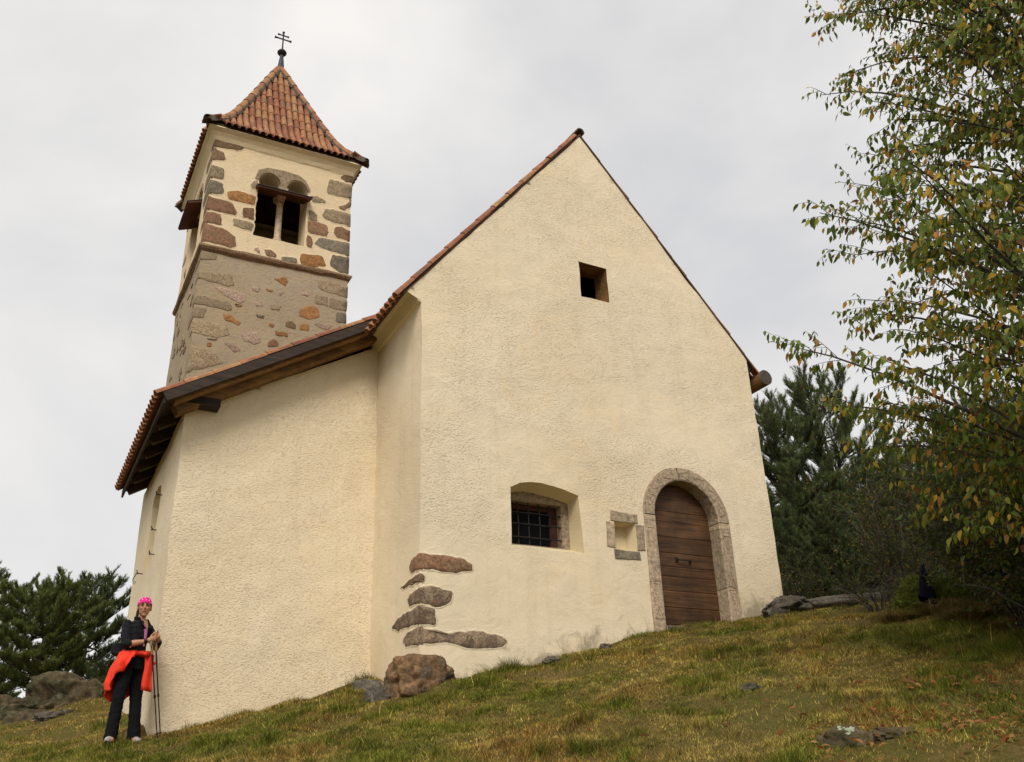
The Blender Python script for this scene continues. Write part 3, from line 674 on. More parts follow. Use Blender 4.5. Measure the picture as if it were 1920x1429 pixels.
def lintel(par, cc, to3d):
    outl = [(-0.59, 13.80), (-0.54, 14.02), (-0.36, 14.13), (0, 14.16), (0.32, 14.14), (0.46, 14.04), (0.57, 13.86)]
    inn = [(x-cc, z) for x, z in twin(cc)[3:-1]][::-1]
    loop = outl + [(0.535, 13.77)] + [(x, z+0.012) for x, z in inn[::-1]] + [(-0.535, 13.78)]
    pts = [Vector(p) for p in loop]; n = len(loop)
    vs, es, fs, _, _, _ = delaunay_2d_cdt(pts, [(i, (i+1) % n) for i in range(n)], [], 0, 1e-6)
    P = np.array([tuple(v) for v in vs]); cen = np.array([P[list(f)].mean(0) for f in fs]); k = inpoly(cen, loop)
    m = len(P); V = [to3d(cc+p[0], 0.016, p[1]) for p in P] + [to3d(cc+p[0], -0.03, p[1]) for p in P]
    mesh('lintel_stone', V, [f for f, q in zip(fs, k) if q] + [(i, (i+1) % n, m+(i+1) % n, m+i) for i in range(n)], M['st_t'], par)
lintel(bo, cF, lambda u, n, v: (u, TY0-n, v)); lintel(bl, cL, lambda u, n, v: (TX0-n, u, v))
for lst, par, pr, sd in ((BEL, BW, 0.010, 100), (LOW, TW, 0.007, 200)):
    for i, (c, poly) in enumerate(lst):
        mb = MB(); mn = min(x for x, z in poly); mx = max(x for x, z in poly)
        lk = mn < 2.2; rk = mx > 4.97
        poly = [(TX0-pr if lk and x < 2.19 else TX1+pr if rk and x > 4.98 else x, z) for x, z in poly]
        am = 0.013 if lst is BEL else 0.02
        slab(mb, poly, lambda u, v, n: on_wall((u, TY0, v), (0, -1, 0), n, am), pr, sd+i, 1, TX0-pr if lk else TX1+pr if rk else None, lipB if lst is BEL else None)
        if mn < 2.2 or mx > 4.97:
            r = random.Random(sd+i); left = mn < 2.2
            zs = [z for x, z in poly if (x < 2.19 if left else x > 4.98)] or [0]; zl, zh = min(zs), max(zs)
            dpt = min(0.95, max(0.22, 0.85-(mx-mn)*r.uniform(0.7, 1.0)))
            if zh-zl > 0.06:
                X = TX0 if left else TX1; sg = -1 if left else 1
                slab(mb, [(TY0-pr, zl), (TY0-pr, zh), (TY0+dpt*0.9, zh-0.01), (TY0+dpt, (zl+zh)/2), (TY0+dpt*0.92, zl+0.01)], lambda u, v, n: on_wall((X, u, v), (sg, 0, 0), n, am), pr, sd+i+50, 1, TY0-pr, lipB if lst is BEL else None)
        mb.build('stone', M['st_'+c], par, True)
lipB.build('plaster_edge', M['belfry'], BW, True)
# rubble showing on the side face of the tower
r = random.Random(5)
for k in range(34):
    u = r.uniform(TY0+0.5, TY1-0.15); v = r.uniform(8.6, 14.2) if k % 2 else r.uniform(8.8, 11.6)
    if abs(u-cL) < 0.75 and v > 12.2: u = TY1-r.uniform(0.15, 0.45)
    w, h = r.uniform(0.12, 0.4), r.uniform(0.06, 0.16)
    mb = MB(); slab(mb, [(u-w/2, v), (u-w*0.3, v+h), (u+w*0.35, v+h*0.9), (u+w/2, v+h*0.3), (u+w*0.2, v-h*0.2)], lambda a, b, n: on_wall((TX0, a, b), (-1, 0, 0), n, 0.016), 0.012, k+300)
    mb.build('stone', M['st_'+r.choice('tttgbrl')], BW if v > ZS else TW)
# string course and cove under the eaves
def band(prof, name, mat, jit=0.004):
    V = []; F = []; n = 0; r = random.Random(3); cx, cy = (TX0+TX1)/2, (TY0+TY1)/2; hw = (TX1-TX0)/2
    K = 14
    for e, z in prof:
        w = hw+e
        for sx, sy, dx, dy in ((-1, -1, 1, 0), (1, -1, 0, 1), (1, 1, -1, 0), (-1, 1, 0, -1)):
            for k in range(K):
                t = 2*w*k/K; V.append((cx+sx*w+dx*t+r.uniform(-jit, jit), cy+sy*w+dy*t+r.uniform(-jit, jit), z+r.uniform(-jit, jit)*1.5))
    N = 4*K
    for i in range(len(prof)-1):
        for k in range(N): F.append((i*N+k, i*N+(k+1) % N, (i+1)*N+(k+1) % N, (i+1)*N+k))
    return cpart(mesh(name, V, F, mat))
band([(-0.02, 11.80), (0.055, 11.86), (0.075, 11.90), (0.07, 11.945), (-0.02, 11.985)], 'string_course', M['st_b'], 0.006)
band([(-0.015, 14.44), (0.02, 14.50), (0.05, 14.58), (0.10, 14.66), (0.17, 14.72), (0.10, 14.80)], 'eaves_cove', M['plaster_smooth'])

# ------------------------------------------------------------------ church: roofs
def tile_geo(L_=0.47, r0=0.069, r1=0.056, th=0.014, n=6):
    """half-round clay tile: local +x runs down the slope, +z is up"""
    V = []; F = []
    for x, r in ((0, r1), (L_, r0)):
        for t in (0, th):
            for i in range(n+1):
                a = math.pi*i/n; V.append((x, -(r-t)*math.cos(a), (r-t)*1.05*math.sin(a)))
    k = n+1
    for i in range(n):
        F += [(i, 2*k+i, 2*k+i+1, i+1), (k+i, k+i+1, 3*k+i+1, 3*k+i), (2*k+i, 3*k+i, 3*k+i+1, 2*k+i+1), (i, i+1, k+i+1, k+i)]
    F += [(0, k, 3*k, 2*k), (n, 2*k+n, 3*k+n, k+n)]
    return np.array(V), F
def shared(name, V, F, mat, smooth=False):
    me = bpy.data.meshes.new(name); me.from_pydata([tuple(map(float, v)) for v in V], [], F); me.update(); me.materials.append(mat)
    return me
TV, TF = tile_geo(); TILE = shared('tile', TV, TF, M['tile'])
HV, HF_ = tile_geo(0.44, 0.100, 0.082, 0.016, 6); HIPT = shared('hip_tile', HV, HF_, M['tile'])
RIDGE = shared('ridge_tile', HV, HF_, M['ridge'])
tr = random.Random(11)
def frame_m(o, xd, nd_, roll=0.0):
    x = Vector(xd).normalized(); z = Vector(nd_); z = (z - x*z.dot(x)).normalized(); y = z.cross(x)
    m = Matrix(((x.x, y.x, z.x, o[0]), (x.y, y.y, z.y, o[1]), (x.z, y.z, z.z, o[2]), (0, 0, 0, 1)))
    return m @ Matrix.Rotation(roll, 4, 'X')
def put(me, name, o, xd, n_, par):
    ob = bpy.data.objects.new(name, me); COL.objects.link(ob); ob.parent = par
    ob.matrix_local = frame_m(o, xd, n_, tr.uniform(-.04, .04)) @ Matrix.Rotation(tr.uniform(-.02, .02), 4, 'Z')
    return ob
def accum(mb, o, xd, n_, V=TV, F=TF):
    m = frame_m(o, xd, n_, tr.uniform(-.04, .04)); mb.add([m @ Vector(v) for v in V], F)

# tower roof: pyramid with a bell-cast at the eaves
PW = [0.02, 0.33, 0.63, 0.90, 1.16, 1.38, 1.59]; PZ = [18.12, 17.35, 16.60, 15.95, 15.36, 15.05, 14.83]
PL = np.concatenate([[0], np.cumsum(np.hypot(np.diff(PW), np.diff(PZ)))])
def prof(s): return float(np.interp(s, PL, PW)), float(np.interp(s, PL, PZ))
tcx, tcy = (TX0+TX1)/2, (TY0+TY1)/2
V = []; F = []
for w, z in zip(PW, PZ):
    V += [(tcx-w, tcy-w, z), (tcx+w, tcy-w, z), (tcx+w, tcy+w, z), (tcx-w, tcy+w, z)]
for w, z in ((1.59, 14.79), (1.45, 14.76)): V += [(tcx-w, tcy-w, z), (tcx+w, tcy-w, z), (tcx+w, tcy+w, z), (tcx-w, tcy+w, z)]
nr = len(PW)+2
for i in range(nr-1):
    for k in range(4): F.append((i*4+k, (i+1)*4+k, (i+1)*4+(k+1) % 4, i*4+(k+1) % 4))
M['under'] = simple('roof_underlay', (0.085, 0.052, 0.034), 0.95, 0, 0.4, 6)
TR = cpart(mesh('tower_roof', V, F, M['under'])); TR['label'] = 'steep red tiled pyramid roof of the tower'
rest = MB(); NROW = 10; step = (PL[-1]+0.06)/NROW; csp = 0.141
for f, (n_, a_) in enumerate((((0, -1), (1, 0)), ((-1, 0), (0, -1)), ((1, 0), (0, 1)), ((0, 1), (-1, 0)))):
    for i in range(NROW):
        s0 = i*step - 0.03; s1 = s0+0.47; w0, z0 = prof(max(s0, 0)); w1, z1 = prof(s0+step)
        if s0+step > PL[-1]: w1 += (s0+step-PL[-1])*0.85; z1 -= (s0+step-PL[-1])*0.5
        dw, dz = w1-w0, z1-z0; nn = math.hypot(dw, dz); dw /= nn; dz /= nn
        wm = prof(min(s0+0.12, PL[-1]))[0]
        for j in range(-13, 14):
            c = j*csp
            if abs(c) > wm-0.04: continue
            o = (tcx+n_[0]*w0+a_[0]*c, tcy+n_[1]*w0+a_[1]*c, z0+0.035)
            xd = (n_[0]*dw, n_[1]*dw, dz); nv = (n_[0]*-dz, n_[1]*-dz, dw)
            nv = tuple(np.array(nv) + np.array(xd)*0.10)
            if f == 0 or (f == 1 and i == NROW-1): put(TILE, 'tile', o, xd, nv, TR)
            else: accum(rest, o, xd, nv)
        # course of the concave under-tiles at the eaves edge
    for j in range(-12, 12):
        c = (j+0.5)*csp; w0, z0 = prof(PL[-1]-0.22); 
        o = (tcx+n_[0]*w0+a_[0]*c, tcy+n_[1]*w0+a_[1]*c, z0+0.05)
        accum(rest, o, (n_[0]*0.86, n_[1]*0.86, -0.5), (n_[0]*-0.5, n_[1]*-0.5, -0.86), TV*np.array([0.6, 0.85, 0.7]))
mort = MB()
for sx, sy in ((-1, -1), (1, -1), (-1, 1), (1, 1)):
    for i in range(NROW+1):
        s0 = i*(PL[-1]/(NROW+0.6)); w0, z0 = prof(s0); w1, z1 = prof(min(s0+0.36, PL[-1]))
        o = (tcx+sx*w0, tcy+sy*w0, z0+0.065); xd = (sx*(w1-w0), sy*(w1-w0), z1-z0)
        accum(mort, (o[0], o[1], o[2]-0.075), xd, (sx*0.3, sy*0.3, 1), HV*np.array([1, 1.25, 1.0]), HF_)
        if sy < 0: put(HIPT if i < NROW else RIDGE, 'hip_tile', o, xd, (sx*0.3, sy*0.3, 1), TR)
        else: accum(rest, o, xd, (sx*0.3, sy*0.3, 1), HV, HF_)
tag(rest.build('rear_tiles', M['tile'], TR), None, None, None, 'stuff')
mort.build('hip_mortar', M['ridge'], TR)
# finial and double cross
fx, fy = tcx+0.02, tcy
FN = empty('finial', (0, 0, 0)); cpart(FN)
MB().tube([(fx, fy, 17.98), (fx, fy, 18.12), (fx, fy, 18.60), (fx, fy, 18.64)], [0.13, 0.095, 0.045, 0.05], 12).build('spike', M['lead'], FN)
MB().ball((fx, fy, 18.73), (0.105, 0.105, 0.095), 14, 10).tube([(fx, fy, 18.715), (fx, fy, 18.745)], 0.112, 14).build('ball', M['iron'], FN, True)
cr = MB()
def cbar(p, q, w):
    p = Vector(p); q = Vector(q); d = (q-p); n = 10; pts = [p+d*i/n for i in range(n+1)]
    cr.tube(pts, [w*(1.9 if i in (0, n) else 1.25 if i in (1, n-1) else 1.0) for i in range(n+1)], 4)
cbar((fx, fy, 18.80), (fx, fy, 19.40), 0.021); cbar((fx-0.205, fy, 19.17), (fx+0.205, fy, 19.17), 0.018); cbar((fx-0.135, fy, 19.29), (fx+0.135, fy, 19.29), 0.017)
c = cr.build('double_cross', M['iron'], FN); c['label'] = 'black iron cross with two crossbars on the spire'

# nave roof: both slopes run past the gable wall only by a tile edge
NR = None
ang = math.atan(SL); cs, sn = math.cos(ang), math.sin(ang)
RY0, RY1 = FY-0.035, NY1+0.15
mb = MB()
for sx, xe in ((-1, 4.06), (1, 10.29)):
    ze = AZ-SL*abs(xe-AX); nx, nz = sx*sn, cs; t = 0.025
    a = (AX, AZ+0.005); b = (xe, ze+0.005)
    V = []
    for y in (RY0+0.02, RY1):
        V += [(a[0], y, a[1]), (b[0], y, b[1]), (b[0]+nx*t, y, b[1]+nz*t), (a[0]+0*nx*t, y, a[1]+t/cs)]
    mb.add(V, [(0, 1, 2, 3), (7, 6, 5, 4), (0, 4, 5, 1), (1, 5, 6, 2), (2, 6, 7, 3), (3, 7, 4, 0)])
NR = cpart(mb.build('nave_roof', M['under'])); NR['label'] = 'steep red tiled saddle roof of the nave'
rest = MB(); sl_len = (AX-4.06)/cs; NT = 12; st2 = (sl_len-0.02)/NT
for sx, xe in ((-1, 4.06), (1, 10.29)):
    xd = (sx*cs, 0, -sn); nv0 = np.array((sx*sn, 0, cs)); nv = tuple(nv0+np.array(xd)*0.10)
    for i in range(NT):
        s0 = 0.08 + i*st2
        bx, bz = AX+sx*s0*cs + sx*sn*0.028, AZ-s0*sn+cs*0.028
        y = RY0+(0.05 if sx < 0 else 0.105); j = 0
        while y < RY1:
            o = (bx, y, bz+0.02)
            if (j == 0) or (sx < 0 and i == NT-1 and y < 12.0): put(TILE, 'verge_tile' if j == 0 else 'tile', o, xd, nv, NR)
            else: accum(rest, o, xd, nv)
            y += 0.165; j += 1
    y = RY0+0.13
    while y < 12.0:      # concave under-tiles of the eaves edge
        s0 = sl_len-0.2; accum(rest, (AX+sx*s0*cs, y, AZ-s0*sn+0.10), xd, tuple(-nv0), TV*np.array([0.6, 0.85, 0.7])); y += 0.165
tag(rest.build('rear_tiles', M['tile'], NR), None, None, None, 'stuff')
y = RY0-0.01; i = 0; rr = MB()
while y < RY1:
    if i < 1: put(RIDGE, 'ridge_tile', (AX, y, AZ+0.06), (0, 1, 0.03), (0, 0, 1), NR)
    else: accum(rr, (AX, y, AZ+0.06), (0, 1, 0.03), (0, 0, 1), HV, HF_)
    y += 0.40; i += 1
rr.build('ridge', M['ridge'], NR)
# verge board edge on the right slope, cornice on the left return, log under the right eaves
mb = MB()
cz = [(0.0, 8.17), (-0.045, 8.185), (-0.075, 8.24), (-0.13, 8.31), (-0.20, 8.345), (-0.20, 8.36), (0.0, 8.60)]
V = []; ys = np.linspace(FY+0.004, 12.40, 9)
for y in ys:
    for dx, z in cz: V.append(tuple(disp((NX0+dx, y, z), 0.006)))
n = len(cz); F = [(i*n+k, i*n+k+1, (i+1)*n+k+1, (i+1)*n+k) for i in range(len(ys)-1) for k in range(n-1)] + [tuple(range(n-1, -1, -1))]
cpart(mesh('cornice', V, F, M['plaster_smooth']))
lg = cpart(MB().tube([(10.51, FY-0.02, 8.135), (10.51, FY+0.5, 8.135), (10.51, 15, 8.135), (10.51, NY1+0.1, 8.135)], 0.135, 16).build('gutter_log', M['log'], None, True))
lg['label'] = 'round log end sticking out under the right eaves'
V = [(10.51+0.131*math.cos(t), FY-0.024, 8.135+0.131*math.sin(t)) for t in np.linspace(0, 2*math.pi, 17)[:-1]]
mesh('log_end', V, [tuple(range(16))], M['log_end'], lg)
cpart(MB().beam((10.20, FY+0.04, 8.27), (10.20, NY1, 8.27), 0.10, 0.12).build('wall_plate', M['dark_wood']))

# annex roof (lean-to) with timber verge and open eaves
SS = 0.60; sa = math.atan(SS); sc_, ss_ = math.cos(sa), math.sin(sa)
def sz(x): return 6.92 + SS*(x-1.62)          # underside line of the roof boards
VY0, VY1, EX, TXR = 11.85, 16.15, 1.30, 4.36
mb = MB(); t = 0.05
V = []
for y in (VY0, VY1):
    V += [(EX, y, sz(EX)), (TXR, y, sz(TXR)), (TXR-ss_*t, y, sz(TXR)+sc_*t), (EX-ss_*t, y, sz(EX)+sc_*t)]
mb.add(V, [(0, 1, 2, 3), (7, 6, 5, 4), (0, 4, 5, 1), (1, 5, 6, 2), (2, 6, 7, 3), (3, 7, 4, 0)])
AR = cpart(mb.build('annex_roof', M['rafter'])); AR['label'] = 'low red tiled lean-to roof with dark timber edge'
fb = MB().beam((EX-0.02, VY0-0.02, sz(EX)-0.015), (TXR, VY0-0.02, sz(TXR)-0.015), 0.045, 0.125, (0, 0, 1)); fb.build('verge_board', M['dark_wood'], AR)
MB().beam((EX+0.10, VY0+0.14, sz(EX+0.10)-0.055), (TXR, VY0+0.14, sz(TXR)-0.055), 0.17, 0.09).build('rafter', M['brown_wood'], AR)
MB().beam((EX+0.16, VY0+0.37, sz(EX+0.16)-0.12), (TXR, VY0+0.37, sz(TXR)-0.12), 0.23, 0.15).build('rafter', M['brown_wood'], AR)
for y in np.arange(12.75, 16.0, 0.62):
    MB().beam((EX+0.03, y, sz(EX+0.03)-0.075), (2.2, y, sz(2.2)-0.075), 0.11, 0.14).build('rafter', M['rafter'], AR)
cpart(MB().box((1.50, 12.10, 6.80), (2.03, 12.36, 6.91)).build('wall_plate_end', M['dark_wood']))
MB().beam((EX-0.015, VY0, sz(EX)-0.03), (EX-0.015, VY1, sz(EX)-0.03), 0.03, 0.12).build('eaves_board', M['dark_wood'], AR)
rest = MB(); ll = (TXR-EX)/sc_+0.05; NT = 9; st3 = ll/NT
xd = (-sc_, 0, -ss_); nv0 = np.array((-ss_, 0, sc_)); nv = tuple(nv0+np.array(xd)*0.10)
for i in range(NT):
    s0 = i*st3; bx, bz = TXR-s0*sc_-ss_*0.055, sz(TXR)-s0*ss_+sc_*0.055
    y = VY0+0.03; j = 0
    while y < VY1:
        if j == 0 or i == NT-1: put(TILE, 'verge_tile' if j == 0 else 'tile', (bx, y, bz+0.02), xd, nv, AR)
        else: accum(rest, (bx, y, bz+0.02), xd, nv)
        y += 0.165; j += 1
y = VY0+0.11
while y < VY1:
    s0 = ll-0.24; accum(rest, (TXR-s0*sc_, y, sz(TXR)-s0*ss_+0.115), xd, tuple(-nv0), TV*np.array([0.7, 0.85, 0.7])); y += 0.165
tag(rest.build('rear_tiles', M['tile'], AR), None, None, None, 'stuff')

# ------------------------------------------------------------------ rocks
ICO = {}
def ico(n):
    if n not in ICO:
        bm = bmesh.new(); bmesh.ops.create_icosphere(bm, subdivisions=n, radius=1)
        ICO[n] = (np.array([v.co[:] for v in bm.verts]), np.array([[v.index for v in f.verts] for f in bm.faces])); bm.free()
    return ICO[n]
def rock_geo(size, seed, rough=0.35, n=5, cut=0.9, layer=0.0):
    V, F = ico(n); V = V.copy(); off = Vector((seed*7.3, seed*3.1, seed*1.7)); out = []
    for v in V:
        p = Vector(v); k = 1 + rough*mnoise.fractal(p*1.1+off, 1.0, 2.0, 3) + rough*0.35*mnoise.noise(p*4+off) + rough*0.16*mnoise.noise(p*11+off) - rough*0.30*max(0, 0.25-abs(mnoise.noise(p*2.6+off*1.3)))*2 - rough*0.12*max(0, 0.2-abs(mnoise.noise(p*6+off)))*3
        q = p*k
        if layer: q.z += layer*math.sin(q.z*14 + 2*mnoise.noise(p*2+off))*0.5
        c = cut + 0.1*mnoise.noise(p*2.2+off)
        q = Vector([max(-c, min(c, t)) for t in q])
        out.append((q.x*size[0], q.y*size[1], q.z*size[2]))
    return np.array(out), F
def rock(name, loc, size, seed, mat, label, rz=0.0, group=None, cat='rock', **k):
    k.setdefault('rough', 0.42)
    V, F = rock_geo(size, seed, **k); o = mesh(name, V, F, mat, None, False)
    o.location = loc; o.rotation_euler = (0, 0, rz); tag(o, label, cat, group); return o
M['outcrop'] = stone_mat('mossy_outcrop', [(0.045, 0.036, 0.022), (0.12, 0.09, 0.05), (0.05, 0.045, 0.022), (0.085, 0.085, 0.026)], 1.6, 0.08, lichen=(0.14, 0.13, 0.08))
def gz(x, y): return float(ter(x, y))
rock('boulder', (4.42, 10.62, 3.06), (0.52, 0.36, 0.36), 3, M['boulder'], 'rusty brown boulder under the corner of the church wall', 0.2)
rock('boulder', (4.02, 10.85, 2.88), (0.26, 0.30, 0.20), 5, M['rock'], 'dark grey stone wedged below the rusty boulder', 0.6)
rock('boulder', (4.12, 11.75, 2.98), (0.22, 0.26, 0.30), 8, M['rock'], 'small pale stone in the angle between annex and nave', 0.1)
rock('rock', (9.95, 10.12, gz(9.95, 10.12)-0.02), (0.62, 0.40, 0.21), 11, M['rock'], 'low grey rock at the right foot of the church wall', 0.4)
rock('rock_slab', (10.9, 9.55, gz(10.9, 9.55)-0.05), (1.25, 0.5, 0.20), 14, M['rock'], 'long flat grey rock slab on the crest of the knoll', -0.35, rough=0.2)
lr = rock('rock', (4.75, 4.60, gz(4.75, 4.60)+0.012), (0.19, 0.13, 0.115), 21, M['outcrop'], 'dark rock with a pale lichen rosette in the foreground grass', -0.6)
rock('rock', (4.98, 4.42, gz(4.98, 4.42)-0.005), (0.15, 0.08, 0.060), 22, M['outcrop'], 'low dark stone just right of the lichen rock', -0.3)
rock('rock', (5.62, 6.40, gz(5.62, 6.40)+0.0), (0.11, 0.08, 0.045), 25, M['rock'], 'small flat stone in the middle of the lawn', 0.3)
rock('rock', (6.02, 10.42, gz(6.02, 10.42)+0.01), (0.13, 0.09, 0.06), 27, M['rock'], 'small pale stone by the wall left of the barred window', 0.3)
rock('rock', (6.85, 10.45, gz(6.85, 10.45)+0.01), (0.12, 0.08, 0.06), 29, M['rock'], 'small dark stone by the wall under the niche', 0.9)
# lichen rosettes: thin crusty lobes on the foreground rock
M['lichen'] = simple('pale_lichen', (0.30, 0.34, 0.23), 0.95, 0, 0.35, 60, 0.004)
V0, F0 = ico(2); LV = MB(); r = random.Random(4)
cdir = Vector((-0.62, -0.62, 0.45)).normalized(); side = cdir.cross(Vector((0, 0, 1))).normalized(); upd = side.cross(cdir)
for k in range(46):
    cx_, rad = (-0.028, 0.030) if k < 22 else (0.030, 0.036)
    a = r.uniform(0, 6.28); d = rad*math.sqrt(r.random()); p = side*(cx_+d*math.cos(a)) + upd*(0.012+d*math.sin(a)*0.8) + cdir*0.122
    s = r.uniform(0.006, 0.014); q = cdir*s*0.35
    ang2 = r.uniform(0, 6.28); e1 = side*math.cos(ang2)+upd*math.sin(ang2); e2 = cdir.cross(e1)
    LV.add([p + e1*(v[0]*s) + e2*(v[1]*s*0.7) + cdir*(v[2]*s*0.25) for v in V0], [tuple(f) for f in F0])
lo = LV.build('lichen', M['lichen'], lr); lo['kind'] = 'stuff'; lo.rotation_euler = (0, 0, 0.6)
# left outcrop
rock('rock_outcrop', (1.35, 18.3, 3.30), (1.35, 1.0, 0.86), 31, M['outcrop'], 'layered mossy rock ledge behind the hiker', 0.1, layer=0.05, n=6)
rock('rock_outcrop', (0.05, 18.1, 3.18), (1.25, 0.9, 0.55), 33, M['outcrop'], 'low broken rock ledge at the left edge under the pines', -0.1, layer=0.05, n=6)
rock('rock_outcrop', (0.75, 17.3, 3.08), (0.75, 0.5, 0.36), 36, M['outcrop'], 'weathered rock shelf in front of the mossy ledge', 0.3, layer=0.04)
rock('rock_outcrop', (1.55, 16.9, 3.12), (0.45, 0.35, 0.24), 38, M['outcrop'], 'rounded rock beside the annex corner behind the hiker', 0.0)
rock('rock', (0.72, 15.9, gz(0.72, 15.9)+0.02), (0.24, 0.16, 0.09), 41, M['rock'], 'small pale stone in the grass below the left ledge', 0.0)
# moss mound at the right
M['moss'] = stone_mat('bright_moss', [(0.10, 0.125, 0.02), (0.17, 0.19, 0.03), (0.07, 0.085, 0.018)], 6, 0.06)
mm = rock('mossy_rock', (9.50, 7.30, gz(9.50, 7.30)+0.02), (0.66, 0.40, 0.36), 44, M['moss'], 'rock hummock covered in bright green moss under the shrubs', -0.7, rough=0.45, n=5)
mv = np.array([v.co[:] for v in mm.data.vertices]); mnv = np.array([v.normal[:] for v in mm.data.vertices]); rg = np.random.default_rng(6)
ii = np.repeat(np.where((mv[:, 2] > -0.1))[0], 22); P_ = mv[ii] + rg.normal(0, .018, (len(ii), 3)); N_ = mnv[ii]*0.035*rg.uniform(.4, 1.3, (len(ii), 1)) + rg.normal(0, .016, (len(ii), 3)); S_ = np.cross(N_, rg.normal(size=N_.shape)); S_ *= 0.006/np.linalg.norm(S_, axis=1, keepdims=True)
MOSS = (np.stack([P_-S_, P_+S_, P_+N_], 1).reshape(-1, 3), np.arange(len(ii)*3).reshape(-1, 3), np.repeat(np.array([[.17, .19, .028]])*rg.uniform(.55, 1.3, (len(ii), 1)), 3, 0))

# ------------------------------------------------------------------ vegetation materials
def leaf_mat(name, trans=0.35, rough=0.55, attr=True, col=(0.06, 0.09, 0.02), var=0.0):
    m, nt, b = new_mat(name); L = nt.links.new; out = nt.nodes['Material Output']
    if attr:
        a = nt.nodes.new('ShaderNodeVertexColor'); a.layer_name = 'Col'; c = a.outputs['Color']
    else:
        rgb = nt.nodes.new('ShaderNodeRGB'); rgb.outputs[0].default_value = (*col, 1); c = rgb.outputs[0]
    L(c, b.inputs['Base Color']); b.inputs['Roughness'].default_value = rough; b.inputs['Specular IOR Level'].default_value = 0.25
    t = nt.nodes.new('ShaderNodeBsdfTranslucent'); L(c, t.inputs['Color'])
    mx = nt.nodes.new('ShaderNodeMixShader'); mx.inputs[0].default_value = trans
    L(b.outputs[0], mx.inputs[1]); L(t.outputs[0], mx.inputs[2]); L(mx.outputs[0], out.inputs['Surface'])
    return m
M['leaf'] = leaf_mat('leaf'); M['needle'] = leaf_mat('needle', 0.15, 0.6); M['grassm'] = leaf_mat('grass_blade', 0.2, 0.7)
tag(mesh('moss_tufts', MOSS[0], MOSS[1], M['grassm'], mm, colors=MOSS[2]), None, None, None, 'stuff')
M['bark'] = wood('grey_bark', (0.10, 0.085, 0.07), (0.04, 0.034, 0.03), 2, 0.9, 14)
M['pine_bark'] = wood('red_pine_bark', (0.16, 0.075, 0.04), (0.06, 0.035, 0.024), 2, 0.9, 10)
M['twig'] = simple('twig', (0.045, 0.036, 0.03), 0.9, 0, 0.3, 10, 0)
M['pale_twig'] = simple('pale_dead_twig', (0.12, 0.10, 0.085), 0.9, 0, 0.3, 10, 0)

# ------------------------------------------------------------------ pines
def rnd_dirs(n, rng, axis, lo, hi):
    """n unit vectors at polar angles lo..hi (radians) from each axis (n,3)"""
    a = axis/np.linalg.norm(axis, axis=1, keepdims=True)
    h = np.where(np.abs(a[:, 2:3]) < 0.9, np.array([[0, 0, 1.0]]), np.array([[1.0, 0, 0]]))
    u = np.cross(a, h); u /= np.linalg.norm(u, axis=1, keepdims=True); w = np.cross(a, u)
    th = rng.uniform(lo, hi, n)[:, None]; ph = rng.uniform(0, 2*np.pi, n)[:, None]
    return a*np.cos(th) + (u*np.cos(ph)+w*np.sin(ph))*np.sin(th)
def needles(P, A, rng, per, length, width, stem, col, cvar=0.3):
    """shoots at P along A: `per` needles each along a stem of given length"""
    n = len(P)*per; B = np.repeat(P, per, 0); X = np.repeat(A, per, 0)
    t = rng.uniform(0, 1, n)[:, None]; B = B + X*stem*t
    D = rnd_dirs(n, rng, X, 0.25, 0.95)
    Lh = (length*rng.uniform(0.7, 1.15, n))[:, None]
    S = np.cross(D, rng.normal(size=(n, 3))); S /= np.linalg.norm(S, axis=1, keepdims=True)
    V = np.stack([B - S*width/2, B + S*width/2, B + D*Lh], 1).reshape(-1, 3)
    F = np.arange(n*3).reshape(-1, 3)
    shade = np.repeat(rng.uniform(1-cvar, 1+cvar, len(P)), per)[:, None]; base = np.array(col)[None]*shade
    br = np.repeat(rng.random(len(P)) < 0.03, per)[:, None]; base = np.where(br, np.array([[0.13, 0.075, 0.02]]), base)
    return V, F, np.repeat(base, 3, 0)
